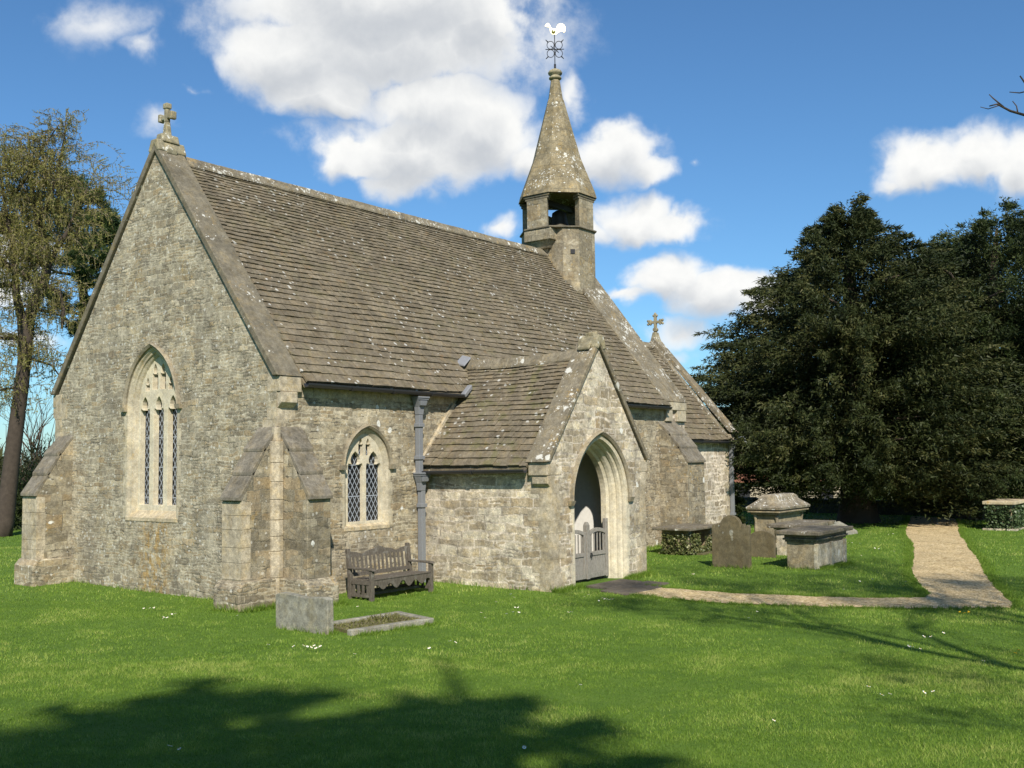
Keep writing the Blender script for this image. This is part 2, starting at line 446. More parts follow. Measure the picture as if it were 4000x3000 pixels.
M['gutter'] = plain('black_cast_iron', (0.03, 0.032, 0.036), 0.4, spec=0.5)
M['pipe'] = plain('grey_painted_iron', (0.20, 0.208, 0.22), 0.55)
M['lead'] = plain('lead_sheet', (0.26, 0.265, 0.275), 0.5, 0.2)
M['iron'] = plain('dark_iron', (0.02, 0.02, 0.022), 0.5)
M['plaster'] = plain('white_plaster', (0.80, 0.78, 0.72), 0.9)
M['dark_wood'] = plain('dark_oak', (0.035, 0.025, 0.016), 0.7)
M['bell'] = plain('bell_bronze', (0.06, 0.055, 0.04), 0.5, 0.6)
M['lamp'] = plain('lamp_enamel', (0.20, 0.22, 0.21), 0.4)
M['soil'] = plain('grave_soil', (0.12, 0.105, 0.05), 1.0, var=0.6, scale=9.0)
M['far_wall'] = plain('pale_render', (0.36, 0.31, 0.225), 0.9, var=0.12, scale=2.0)
M['far_roof'] = plain('orange_pantile', (0.19, 0.085, 0.05), 0.9, var=0.3, scale=6.0)
M['bark'] = plain('bark', (0.085, 0.062, 0.045), 0.95, var=0.4, scale=6.0, bmp=0.6)
M['bark_pale'] = plain('larch_bark', (0.062, 0.048, 0.037), 0.95, var=0.55, scale=7.0, bmp=0.6)
m, g, b = new_mat('gilded_copper')
b.inputs['Base Color'].default_value = (1.0, 0.80, 0.42, 1)
b.inputs['Metallic'].default_value = 1.0
b.inputs['Roughness'].default_value = 0.33
M['gold'] = m

# weathered wood with grain along the longest direction
def wood(name, c0, c1):
    m, g, b = new_mat(name)
    co = objco(g)
    n = g.noise(g.vmath('MULTIPLY', co, (14, 14, 5)), 3.0, 5.0, 0.7)
    col = g.ramp(n, [(0.3, c0), (0.7, c1)])
    pt = g.step(g.noise(co, 5.0, 4.0, 0.7), 0.55, 0.7)
    col = g.mix(g.math('MULTIPLY', pt, 0.4), col, (0.30, 0.29, 0.25))
    g.put(b.inputs['Base Color'], col)
    b.inputs['Roughness'].default_value = 0.85
    bump(g, b, n, 0.4, 0.006)
    return m


M['bench_wood'] = wood('weathered_bench_wood', (0.065, 0.055, 0.043), (0.155, 0.135, 0.108))
M['gate_wood'] = wood('silvered_gate_oak', (0.17, 0.155, 0.13), (0.32, 0.30, 0.265))

# leaded glass: diamond lattice of grey cames over dark glass
m, g, b = new_mat('leaded_glass')
co = objco(g)
x, y, z = g.sep(co)
u = g.math('ADD', x, y)
cell = 0.078
wob = g.math('MULTIPLY', g.noise(co, 3.0), 0.02)
a1 = g.math('FRACT', g.math('DIVIDE', g.math('ADD', g.math('ADD', u, g.math('MULTIPLY', z, 0.62)), wob), cell * 1.5))
a2 = g.math('FRACT', g.math('DIVIDE', g.math('ADD', g.math('SUBTRACT', u, g.math('MULTIPLY', z, 0.62)), wob), cell * 1.5))
l1 = g.math('LESS_THAN', a1, 0.16)
l2 = g.math('LESS_THAN', a2, 0.16)
bar = g.math('LESS_THAN', g.math('FRACT', g.math('DIVIDE', z, 0.62)), 0.03)
lead = g.math('MAXIMUM', g.math('MAXIMUM', l1, l2), bar)
pane_r = g.sep(g.voro(g.comb(g.math('FLOOR', g.math('DIVIDE', g.math('ADD', u, g.math('MULTIPLY', z, 0.62)), cell * 1.5)), g.math('FLOOR', g.math('DIVIDE', g.math('SUBTRACT', u, g.math('MULTIPLY', z, 0.62)), cell * 1.5)), 0.0), 1.0, rnd=0.0)['Color'])[0]
g.put(b.inputs['Base Color'], g.mix(lead, (0.012, 0.013, 0.015), (0.30, 0.33, 0.37)))
g.put(b.inputs['Roughness'], g.mix(lead, g.mix(pane_r, (0.06,) * 3, (0.3,) * 3), (0.6, 0.6, 0.6)))
b.inputs['Specular IOR Level'].default_value = 0.5
bump(g, b, g.math('ADD', pane_r, g.math('MULTIPLY', lead, 2.0)), 0.25, 0.01)
M['glass'] = m


def foliage(name, c0, c1, c2, rough=0.6, trans=0.25, spec=0.25):
    m, g, b = new_mat(name)
    t = g.attr('tone')
    col = g.ramp(t, [(0.0, c0), (0.55, c1), (1.0, c2)])
    g.put(b.inputs['Base Color'], col)
    b.inputs['Roughness'].default_value = rough
    b.inputs['Specular IOR Level'].default_value = spec
    if trans:
        nt = m.node_tree
        tr = g.n('ShaderNodeBsdfTranslucent')
        g.put(tr.inputs[0], col)
        mx = g.n('ShaderNodeMixShader')
        mx.inputs[0].default_value = trans
        nt.links.new(b.outputs[0], mx.inputs[1])
        nt.links.new(tr.outputs[0], mx.inputs[2])
        o = [n for n in nt.nodes if n.type == 'OUTPUT_MATERIAL'][0]
        nt.links.new(mx.outputs[0], o.inputs[0])
    return m


M['grass'] = foliage('grass_blades', (0.085, 0.165, 0.016), (0.21, 0.325, 0.040), (0.43, 0.47, 0.13), 0.55, 0.35)
M['yew'] = foliage('yew_leaves', (0.018, 0.026, 0.007), (0.042, 0.053, 0.015), (0.090, 0.088, 0.028), 0.6, 0.14)
M['yew_green'] = foliage('deep_green_leaves', (0.016, 0.025, 0.007), (0.034, 0.049, 0.013), (0.068, 0.085, 0.024), 0.6, 0.15)
M['larch'] = foliage('larch_needles', (0.19, 0.165, 0.055), (0.31, 0.285, 0.085), (0.42, 0.41, 0.12), 0.7, 0.45)
M['larch_twig'] = plain('larch_twigs', (0.17, 0.14, 0.085), 0.9, var=0.4)
M['pine'] = foliage('pine_needles', (0.025, 0.045, 0.014), (0.05, 0.085, 0.024), (0.085, 0.13, 0.035), 0.6, 0.15)
M['shrub'] = foliage('shrub_leaves', (0.035, 0.04, 0.014), (0.075, 0.08, 0.026), (0.13, 0.125, 0.045), 0.6, 0.2)
M['bramble'] = foliage('tangled_stems', (0.10, 0.11, 0.03), (0.17, 0.17, 0.055), (0.24, 0.22, 0.10), 0.7, 0.3)
M['ivy'] = foliage('ivy_leaves', (0.045, 0.065, 0.02), (0.11, 0.125, 0.04), (0.24, 0.24, 0.10), 0.4, 0.15, 0.4)
M['ivy_dark'] = foliage('dark_ivy_leaves', (0.03, 0.05, 0.02), (0.06, 0.095, 0.035), (0.12, 0.16, 0.07), 0.4, 0.15, 0.4)
M['petal_white'] = plain('white_petal', (0.80, 0.80, 0.76), 0.7, var=0.05)
M['petal_yellow'] = plain('yellow_petal', (0.75, 0.48, 0.02), 0.6, var=0.1)
M['stem_green'] = plain('flower_stem', (0.08, 0.16, 0.03), 0.7)

# lawn soil/turf sheet
m, g, b = new_mat('lawn')
co = objco(g)
n = g.noise(co, 2.2, 6.0, 0.65)
n_f = g.noise(co, 40.0, 4.0, 0.7)
n_b = g.noise(co, 0.35, 4.0, 0.6)
col = g.ramp(g.math('ADD', g.math('MULTIPLY', n, 0.6), g.math('MULTIPLY', n_b, 0.4)), [(0.3, (0.07, 0.14, 0.013)), (0.55, (0.115, 0.20, 0.022)), (0.75, (0.18, 0.26, 0.038))])
gm = g.math('MULTIPLY_ADD', n_f, 1.1, 0.4)
col = g.mix(1.0, col, g.comb(gm, gm, gm), 'MULTIPLY')
g.put(b.inputs['Base Color'], col)
b.inputs['Roughness'].default_value = 0.95
bump(g, b, n_f, 0.8, 0.03)
M['lawn'] = m

# gravel path
m, g, b = new_mat('gravel')
co = objco(g)
pv = g.voro(co, 28.0)
pr = g.sep(pv['Color'])
col = g.ramp(pr[0], [(0.0, (0.30, 0.21, 0.095)), (0.5, (0.52, 0.395, 0.20)), (1.0, (0.70, 0.57, 0.35))])
n = g.noise(co, 1.2, 5.0, 0.65)
gm = g.math('MULTIPLY_ADD', n, 0.9, 0.55)
col = g.mix(1.0, col, g.comb(gm, gm, gm), 'MULTIPLY')
edge_n = g.step(g.noise(co, 3.0, 4.0, 0.6), 0.56, 0.7)
col = g.mix(g.math('MULTIPLY', edge_n, 0.35), col, (0.16, 0.15, 0.06))
g.put(b.inputs['Base Color'], col)
b.inputs['Roughness'].default_value = 0.95
bump(g, b, g.math('SUBTRACT', 1.0, pv['Distance']), 0.9, 0.02)
M['gravel'] = m


# ------------------------------------------------------------------ mesh helpers
class MB:
    """collects shapes (world coordinates) that become one mesh"""
    def __init__(s):
        s.v, s.f, s.t, s.mi, s.sm = [], [], [], [], []

    def add(s, vs, fs, tone=0.5, mi=0, smooth=False):
        o = len(s.v)
        s.v += [tuple(p) for p in vs]
        s.f += [tuple(i + o for i in q) for q in fs]
        s.t += [tone] * len(vs)
        s.mi += [mi] * len(fs)
        s.sm += [smooth] * len(fs)
        return s

    def box(s, a, b, mi=0, tone=0.5):
        x0, y0, z0 = a
        x1, y1, z1 = b
        vs = [(x0, y0, z0), (x1, y0, z0), (x1, y1, z0), (x0, y1, z0), (x0, y0, z1), (x1, y0, z1), (x1, y1, z1), (x0, y1, z1)]
        return s.add(vs, [(0, 3, 2, 1), (4, 5, 6, 7), (0, 1, 5, 4), (1, 2, 6, 5), (2, 3, 7, 6), (3, 0, 4, 7)], tone, mi)

    def hexa(s, vs, mi=0, tone=0.5):
        """8 corners ordered as in box()"""
        return s.add(vs, [(0, 3, 2, 1), (4, 5, 6, 7), (0, 1, 5, 4), (1, 2, 6, 5), (2, 3, 7, 6), (3, 0, 4, 7)], tone, mi)

    def prism(s, prof, fn0, fn1, mi=0, smooth=False):
        """closed 2-D profile, fn0/fn1 map (a, b) to 3-D at both ends"""
        n = len(prof)
        vs = [fn0(*p) for p in prof] + [fn1(*p) for p in prof]
        fs = [(i, (i + 1) % n, n + (i + 1) % n, n + i) for i in range(n)]
        s.add(vs, fs, mi=mi, smooth=smooth)
        o = len(s.v) - 2 * n
        s.f += [tuple(o + i for i in reversed(range(n))), tuple(o + n + i for i in range(n))]
        s.mi += [mi, mi]
        s.sm += [False, False]
        return s

    def px(s, prof, x0, x1, mi=0):       # profile in (y, z)
        return s.prism(prof, lambda a, b: (x0, a, b), lambda a, b: (x1, a, b), mi)

    def py(s, prof, y0, y1, mi=0):       # profile in (x, z)
        return s.prism(prof, lambda a, b: (a, y0, b), lambda a, b: (a, y1, b), mi)

    def pz(s, prof, z0, z1, mi=0):       # profile in (x, y)
        return s.prism(prof, lambda a, b: (a, b, z0), lambda a, b: (a, b, z1), mi)

    def lathe(s, cx, cy, prof, n=16, mi=0, smooth=True, rot=0.0):
        vs, fs = [], []
        for r, z in prof:
            for k in range(n):
                a = rot + 2 * math.pi * k / n
                vs.append((cx + r * math.cos(a), cy + r * math.sin(a), z))
        for j in range(len(prof) - 1):
            for k in range(n):
                fs.append((j * n + k, j * n + (k + 1) % n, (j + 1) * n + (k + 1) % n, (j + 1) * n + k))
        s.add(vs, fs, mi=mi, smooth=smooth)
        o = len(s.v) - len(vs)
        s.f += [tuple(o + k for k in reversed(range(n))), tuple(o + (len(prof) - 1) * n + k for k in range(n))]
        s.mi += [mi, mi]
        s.sm += [False, False]
        return s

    def tube(s, pts, radii, n=8, mi=0, smooth=True, tone=0.5, closed=False):
        pts = [Vector(p) for p in pts]
        m = len(pts)
        if not hasattr(radii, '__len__'):
            radii = [radii] * m
        vs, fs = [], []
        ref = None
        for i, p in enumerate(pts):
            if closed:
                d = pts[(i + 1) % m] - pts[i - 1]
            else:
                d = pts[min(i + 1, m - 1)] - pts[max(i - 1, 0)]
            d.normalize()
            if ref is None:
                ref = Vector((0, 0, 1)) if abs(d.z) < 0.9 else Vector((1, 0, 0))
            a = d.cross(ref)
            if a.length < 1e-4:
                a = d.cross(Vector((0.3, 1, 0.2)))
            a.normalize()
            bb = d.cross(a).normalized()
            ref = a.cross(d)
            for k in range(n):
                t = 2 * math.pi * k / n
                vs.append(p + (a * math.cos(t) + bb * math.sin(t)) * radii[i])
        for i in range(m if closed else m - 1):
            j = (i + 1) % m
            for k in range(n):
                fs.append((i * n + k, i * n + (k + 1) % n, j * n + (k + 1) % n, j * n + k))
        s.add(vs, fs, tone, mi, smooth)
        if not closed:
            o = len(s.v) - len(vs)
            s.f += [tuple(o + k for k in reversed(range(n))), tuple(o + (m - 1) * n + k for k in range(n))]
            s.mi += [mi, mi]
            s.sm += [False, False]
        return s

    def plate(s, outer, holes, fn_front, fn_back, mi=0):
        """flat plate with holes: outer and holes are 2-D loops"""
        bm = bmesh.new()
        loops = []
        for lp in [outer] + holes:
            vv = [bm.verts.new((a, b, 0)) for a, b in lp]
            for i in range(len(vv)):
                bm.edges.new((vv[i], vv[(i + 1) % len(vv)]))
            loops.append(vv)
        bmesh.ops.triangle_fill(bm, use_beauty=True, use_dissolve=False, edges=bm.edges[:])
        bm.verts.index_update()
        co = [(v.co.x, v.co.y) for v in bm.verts]
        fs = [tuple(v.index for v in f.verts) for f in bm.faces]
        lps = [[v.index for v in l] for l in loops]
        bm.free()
        n = len(co)
        s.add([fn_front(*c) for c in co] + [fn_back(*c) for c in co],
              fs + [tuple(n + i for i in reversed(f)) for f in fs], mi=mi)
        o = len(s.v) - 2 * n
        for l in lps:
            for i in range(len(l)):
                a, b2 = l[i], l[(i + 1) % len(l)]
                s.f.append((o + a, o + b2, o + n + b2, o + n + a))
                s.mi.append(mi)
                s.sm.append(False)
        return s

    def sweep(s, loops, fn, mi=0, smooth=False, close_ring=False):
        """loops: list of equal-length 2-D point lists with a depth each -> ruled faces between neighbours"""
        n = len(loops[0][0])
        vs = [fn(a, b, d) for lp, d in loops for a, b in lp]
        fs = []
        L = len(loops)
        for j in range(L if close_ring else L - 1):
            k = (j + 1) % L
            for i in range(n - 1):
                fs.append((j * n + i, j * n + i + 1, k * n + i + 1, k * n + i))
        s.add(vs, fs, mi=mi, smooth=smooth)
        if close_ring:
            o = len(s.v) - len(vs)
            s.f += [tuple(o + j * n for j in range(L)), tuple(o + j * n + n - 1 for j in reversed(range(L)))]
            s.mi += [mi, mi]
            s.sm += [False, False]
        return s


def root_loc(o):
    l = Vector((0, 0, 0))
    while o is not None:
        l += o.location
        o = o.parent
    return l


def setp(o, label=None, cat=None, group=None, kind=None):
    if label:
        o['label'] = label
    if cat:
        o['category'] = cat
    if group:
        o['group'] = group
    if kind:
        o['kind'] = kind
    return o


def empty(name, loc, label, cat, group=None):
    o = bpy.data.objects.new(name, None)
    COL.objects.link(o)
    o.location = loc
    o.empty_display_size = 0.3
    return setp(o, label, cat, group)


def mesh_from(name, v, f, tone=None, mats=(), mi=None, sm=None, off=(0, 0, 0)):
    me = bpy.data.meshes.new(name)
    v = [(p[0] - off[0], p[1] - off[1], p[2] - off[2]) for p in v]
    me.from_pydata(v, [], f)
    if tone is not None:
        a = me.attributes.new('tone', 'FLOAT', 'POINT')
        a.data.foreach_set('value', np.asarray(tone, dtype=np.float32))
    for m_ in mats:
        me.materials.append(m_)
    if mi is not None and len(mats) > 1:
        me.polygons.foreach_set('material_index', np.asarray(mi, dtype=np.int32))
    if sm is not None:
        me.polygons.foreach_set('use_smooth', np.asarray(sm, dtype=bool))
    me.update()
    return me


def obj(name, mb, mats, parent=None, loc=None, bevel=0.0, recalc=True, seg=2):
    """link the collected shapes as ONE mesh object; world coordinates are kept"""
    if not isinstance(mats, (list, tuple)):
        mats = [mats]
    off = root_loc(parent) if parent is not None else Vector(loc or (0, 0, 0))
    me = mesh_from(name, mb.v, mb.f, mb.t, [M[k] for k in mats], mb.mi, mb.sm, off)
    if recalc:
        bm = bmesh.new()
        bm.from_mesh(me)
        bmesh.ops.recalc_face_normals(bm, faces=bm.faces[:])
        bm.to_mesh(me)
        bm.free()
    o = bpy.data.objects.new(name, me)
    COL.objects.link(o)
    if parent is not None:
        o.parent = parent
    elif loc:
        o.location = loc
    if bevel:
        md = o.modifiers.new('bevel', 'BEVEL')
        md.width = bevel
        md.segments = seg
        md.limit_method = 'ANGLE'
        md.angle_limit = R(35)
    return o


def tri_mesh(name, P, tone, mat, parent=None, loc=None):
    """P: (n, 3, 3) triangles, tone: (n,)"""
    off = np.array(root_loc(parent) if parent is not None else (loc or (0, 0, 0)), dtype=np.float32)
    P = (np.asarray(P, dtype=np.float32) - off).reshape(-1, 3)
    n = len(P) // 3
    me = bpy.data.meshes.new(name)
    me.vertices.add(3 * n)
    me.vertices.foreach_set('co', P.ravel())
    me.loops.add(3 * n)
    me.loops.foreach_set('vertex_index', np.arange(3 * n, dtype=np.int32))
    me.polygons.add(n)
    me.polygons.foreach_set('loop_start', np.arange(0, 3 * n, 3, dtype=np.int32))
    me.update(calc_edges=True)
    a = me.attributes.new('tone', 'FLOAT', 'POINT')
    a.data.foreach_set('value', np.repeat(np.asarray(tone, dtype=np.float32), 3))
    me.materials.append(M[mat])
    o = bpy.data.objects.new(name, me)
    COL.objects.link(o)
    if parent is not None:
        o.parent = parent
    elif loc:
        o.location = loc
    return o


def unit(v):
    return v / np.maximum(np.linalg.norm(v, axis=-1, keepdims=True), 1e-9)


def leaves(P, D, L, Wd):
    """one slim triangle per point: base P, direction D, length L, width Wd"""
    n = len(P)
    D = unit(D)
    side = unit(np.cross(D, rng.normal(size=(n, 3))))
    w = (np.broadcast_to(np.asarray(Wd, dtype=float), (n,)) * 0.5)[:, None]
    l = np.broadcast_to(np.asarray(L, dtype=float), (n,))[:, None]
    return np.stack([P - side * w, P + side * w, P + D * l], axis=1)


# ------------------------------------------------------------------ ground height
def ground_z(x, y):
    x = np.asarray(x, dtype=float)
    y = np.asarray(y, dtype=float)
    p = (x + 12.51) * math.cos(YAW) + (y + 14.9) * math.sin(YAW)
    z = 0.65 * np.clip((16.5 - p) / 14.0, 0, 1.4) ** 1.6
    z = z - 0.07 * np.exp(-((x + 0.6) / 1.4) ** 2 - ((y - 2.6) / 2.2) ** 2) + 0.05 * np.exp(-((x - 2.2) / 1.6) ** 2 - ((y + 0.3) / 0.9) ** 2)
    z = z - np.clip(x - 32.5, 0, 30) * 0.075
    z = z + 0.02 * np.sin(x * 0.9 + 0.5 * y) * np.sin(y * 0.7 - 0.3 * x) * (np.abs(y + 4) > 1)
    return z


def gz(x, y):
    return float(ground_z(x, y))


# ================================================================== THE SETTING
def axis_steps(lo, hi, fine_lo, fine_hi, step):
    a = list(np.arange(fine_lo, fine_hi + 1e-6, step))
    s, p = step, fine_hi
    while p < hi:
        s *= 1.35
        p += s
        a.append(min(p, hi))
    s, p = step, fine_lo
    while p > lo:
        s *= 1.35
        p -= s
        a.insert(0, max(p, lo))
    return np.array(a)


gx = axis_steps(-600, 900, -22, 36, 0.6)
gy = axis_steps(-700, 900, -24, 36, 0.6)
XX, YY = np.meshgrid(gx, gy, indexing='ij')
ZZ = ground_z(XX, YY)
nx, ny = XX.shape
vs = np.stack([XX, YY, ZZ], -1).reshape(-1, 3).tolist()
fs = [(i * ny + j, (i + 1) * ny + j, (i + 1) * ny + j + 1, i * ny + j + 1) for i in range(nx - 1) for j in range(ny - 1)]
me = mesh_from('lawn', vs, fs, mats=[M['lawn']], sm=[True] * len(fs))
lawn = bpy.data.objects.new('lawn', me)
COL.objects.link(lawn)
setp(lawn, 'mown green churchyard lawn around the church', 'lawn', kind='structure')

# gravel path: from the porch to the right, then away between the yews
PATH_A = [((4.55, -4.75), (5.75, -4.25)), ((4.30, -5.6), (5.60, -5.2)), ((4.33, -6.6), (5.62, -6.2)), ((4.75, -7.9), (6.05, -7.5)),
          ((5.24, -9.2), (6.55, -8.75)), ((5.8, -10.1), (7.0, -9.35)), ((6.35, -10.9), (7.5, -9.3)), ((6.95, -10.80), (8.5, -8.85)), ((9.0, -10.05), (10.6, -8.05)), ((11.7, -9.25), (13.5, -7.25)),
          ((14.4, -8.5), (18.0, -5.95)), ((18.5, -7.25), (20.4, -5.05)), ((22.7, -6.0), (22.8, -4.3)), ((27.0, -4.9), (26.9, -3.2)), ((30.5, -3.9), (30.6, -2.2))]
# (near edge, far edge) pairs: for the long leg the "near" edge is its right-hand one


def path_strip(pairs):
    vs, fs = [], []
    W_ = 7
    rows = []
    for (a0, b0), (a1, b1) in zip(pairs[:-1], pairs[1:]):
        for t in np.linspace(0, 1, 8, endpoint=False):
            rows.append((np.array(a0) * (1 - t) + np.array(a1) * t, np.array(b0) * (1 - t) + np.array(b1) * t))
    rows.append((np.array(pairs[-1][0]), np.array(pairs[-1][1])))
    for i, (a, b) in enumerate(rows):
        ja, jb = random.uniform(-.055, .055), random.uniform(-.055, .055)
        for k in range(W_):
            t = k / (W_ - 1)
            q = a * (1 - t) + b * t + (ja * (1 - t) + jb * t)
            vs.append((q[0], q[1], gz(q[0], q[1]) + 0.012))
    for i in range(len(rows) - 1):
        for k in range(W_ - 1):
            fs.append((i * W_ + k, i * W_ + k + 1, (i + 1) * W_ + k + 1, (i + 1) * W_ + k))
    return vs, fs, rows


pv_, pf_, prow = path_strip(PATH_A)
me = mesh_from('gravel_path', pv_, pf_, mats=[M['gravel']])
path = bpy.data.objects.new('gravel_path', me)
COL.objects.link(path)
setp(path, 'yellow gravel path from the porch away between the yews', 'path', kind='structure')
mb = MB()
mb.hexa([(4.95, -3.95, -0.1), (6.25, -3.95, -0.1), (6.3, -3.42, -0.1), (4.95, -3.42, -0.1), (4.95, -3.95, 0.035), (6.25, -3.95, 0.035), (6.3, -3.42, 0.045), (4.95, -3.42, 0.045)])
mb.hexa([(4.35, -4.72, -0.1), (5.7, -4.72, -0.1), (5.75, -3.98, -0.1), (4.6, -3.98, -0.1), (4.35, -4.72, 0.022), (5.7, -4.72, 0.022), (5.75, -3.98, 0.03), (4.6, -3.98, 0.03)])
mb.hexa([(5.74, -4.6, -0.1), (6.4, -4.5, -0.1), (6.4, -3.99, -0.1), (5.78, -3.98, -0.1), (5.74, -4.6, 0.02), (6.4, -4.5, 0.02), (6.4, -3.99, 0.03), (5.78, -3.98, 0.03)])
o = obj('paving', mb, 'paving', bevel=0.012)
setp(o, 'worn grey paving slabs before the porch gate', 'paving', kind='structure')

# ================================================================== THE CHURCH
church = empty('church', (0, 0, 0), 'small stone church with steep stone-tiled roof, south porch and a spired bellcote', 'church')

YM, NW = 3.81, 7.6            # ridge line and width of the nave
EAVE_Z, RIDGE_Z = 4.03, 9.0


def arch(cx, hw, z0, zs, rad, inset=0.0, n=14, base=True):
    """two-centred pointed arch outline from lower left over the apex to lower right"""
    off = rad - hw
    r = rad - inset
    top = math.acos(max(-1, min(1, off / r)))
    left = [(cx + off - r * math.cos(top * k / n), zs + r * math.sin(top * k / n)) for k in range(n + 1)]
    left[-1] = (cx, left[-1][1])
    right = [(2 * cx - a, b) for a, b in reversed(left[:-1])]
    pts = left + right
    if base:
        pts = [(left[0][0], z0)] + pts + [(right[-1][0], z0)]
    return pts


def rad_for(hw, rise):
    return (hw * hw + rise * rise) / (2 * hw)


def cusped(cx, hw, z0, zs, top):
    """trefoil-headed light"""
    h = top - zs
    half = [(-1.0, 0.0), (-0.99, 0.16), (-0.90, 0.30), (-0.62, 0.26), (-0.44, 0.22), (-0.58, 0.36), (-0.62, 0.52), (-0.52, 0.70), (-0.30, 0.86), (0.0, 1.0)]
    left = [(cx + a * hw, zs + b * h) for a, b in half]
    right = [(2 * cx - a, b) for a, b in reversed(left[:-1])]
    return [(cx - hw, z0)] + left + right + [(cx + hw, z0)]


def window(fn, cx, hw, z0, zs, rise, prof, glass_d, lights, uppers, sill_z, jamb_w, hood_out):
    rad = rad_for(hw, rise)
    mb = MB()
    loops = [(arch(cx, hw, z0 - 0.0, zs, rad, i), d) for i, d in prof]
    mb.sweep(loops, fn)
    # dressed voussoirs and jamb stones set flush in the rubble (a hair proud)
    ring = [(arch(cx, hw, zs, zs, rad, -jamb_w, base=False), -0.004), (arch(cx, hw, zs, zs, rad, 0.0, base=False), -0.004),
            (arch(cx, hw, zs, zs, rad, 0.0, base=False), 0.05), (arch(cx, hw, zs, zs, rad, -jamb_w, base=False), 0.05)]
    mb.sweep(ring, fn, close_ring=True)
    z, k = z0, 0
    while z < zs - 0.05:
        h = random.uniform(0.24, 0.36)
        z1 = min(z + h, zs)
        for sgn in (-1, 1):
            w = jamb_w * (1.7 if (k + (sgn > 0)) % 2 else 0.9)
            a, b2 = sorted((cx + sgn * (hw - 0.001), cx + sgn * (hw + w)))
            mb.hexa([fn(a, z + .003, -0.004), fn(b2, z + .003, -0.004), fn(b2, z + .003, 0.06), fn(a, z + .003, 0.06),
                     fn(a, z1 - .003, -0.004), fn(b2, z1 - .003, -0.004), fn(b2, z1 - .003, 0.06), fn(a, z1 - .003, 0.06)])
        z, k = z1, k + 1
    win = obj('window', mb, 'dressed', church)
    inset = prof[-1][0]
    mb = MB()
    outer = arch(cx, hw, z0 + 0.02, zs, rad, inset - 0.012)
    holes = [cusped(*l) for l in lights] + [cusped(*l) for l in uppers]
    d0, d1 = prof[-1][1] - 0.005, glass_d - 0.01
    mb.plate(outer, holes, lambda a, b: fn(a, b, d0), lambda a, b: fn(a, b, d1))
    obj('tracery', mb, 'tracery', win, bevel=0.018)
    for l in lights:
        mb = MB()
        mb.hexa([fn(l[0] - l[1] - .02, l[2] - .03, glass_d), fn(l[0] + l[1] + .02, l[2] - .03, glass_d), fn(l[0] + l[1] + .02, l[2] - .03, glass_d + .02), fn(l[0] - l[1] - .02, l[2] - .03, glass_d + .02),
                 fn(l[0] - l[1] - .02, l[4] + .02, glass_d), fn(l[0] + l[1] + .02, l[4] + .02, glass_d), fn(l[0] + l[1] + .02, l[4] + .02, glass_d + .02), fn(l[0] - l[1] - .02, l[4] + .02, glass_d + .02)])
        obj('pane', mb, 'glass', win)
    if uppers:
        mb = MB()
        zt = max(l[4] for l in uppers) + .01
        zb = max(l[4] for l in lights) + .025
        w = hw - inset - 0.1
        mb.hexa([fn(cx - w, zb, glass_d), fn(cx + w, zb, glass_d), fn(cx + w, zb, glass_d + .02), fn(cx - w, zb, glass_d + .02),
                 fn(cx - w * .6, zt, glass_d), fn(cx + w * .6, zt, glass_d), fn(cx + w * .6, zt, glass_d + .02), fn(cx - w * .6, zt, glass_d + .02)])
        obj('pane', mb, 'glass', win)
    mb = MB()
    w = hw
    # sloped sill
    mb.hexa([fn(cx - w - .02, z0 - .055, -0.012), fn(cx + w + .02, z0 - .055, -0.012), fn(cx + w + .02, z0 - .055, glass_d), fn(cx - w - .02, z0 - .055, glass_d),
             fn(cx - w - .02, z0 + .015, -0.012), fn(cx + w + .02, z0 + .015, -0.012), fn(cx + w + .02, sill_z, glass_d), fn(cx - w - .02, sill_z, glass_d)])
    obj('sill', mb, 'sill_stone', win)
    # hood mould with label stops
    mb = MB()
    a0, a1 = hood_out
    loops = [(arch(cx, hw, zs, zs, rad, -a0, base=False), 0.01), (arch(cx, hw, zs, zs, rad, -a0, base=False), -0.05),
             (arch(cx, hw, zs, zs, rad, -a1 + 0.02, base=False), -0.085), (arch(cx, hw, zs, zs, rad, -a1, base=False), -0.06), (arch(cx, hw, zs, zs, rad, -a1, base=False), 0.01)]
    mb.sweep(loops, fn, close_ring=True)
    for sgn in (-1, 1):
        a, b2 = sorted((cx + sgn * (hw + a0 - .005), cx + sgn * (hw + a1 + 0.075)))
        mb.hexa([fn(a, zs - .06, -.075), fn(b2, zs - .06, -.075), fn(b2, zs - .06, .01), fn(a, zs - .06, .01),
                 fn(a, zs + .03, -.092), fn(b2, zs + .03, -.092), fn(b2, zs + .03, .01), fn(a, zs + .03, .01)])
    obj('hood_mould', mb, 'hood', win)
    return win


fnW = lambda u, z, d: (d, u, z)
fnS = lambda u, z, d: (u, d, z)

# --- west gable wall
WC, WH = 3.88, 0.87
wr = rad_for(WH, 1.24)
mb = MB()
mb.plate([(0.002, -0.5), (NW - 0.002, -0.5), (NW - 0.002, 4.0), (YM, 9.08), (0.002, 4.0)], [arch(WC, WH, 1.45, 3.72, wr)],
         lambda a, b: (0, a, b), lambda a, b: (0.7, a, b))
# plinth-less foot: a low irregular offset course
obj('gable_wall', mb, 'rubble_grey', church)
window(fnW, WC, WH, 1.45, 3.72, 1.24, [(0, 0), (.025, .01), (.055, .05), (.09, .06), (.10, .09), (.14, .12), (.17, .165)], 0.30,
       [(WC + k * 0.485, 0.17, 1.72, 3.60, 3.96) for k in (-1, 0, 1)],
       [(WC - .135, .10, 4.10, 4.36, 4.64), (WC + .135, .10, 4.10, 4.36, 4.64), (WC - .40, .075, 4.08, 4.16, 4.36), (WC + .40, .075, 4.08, 4.16, 4.36)],
       1.72, 0.075, (0.015, 0.085))

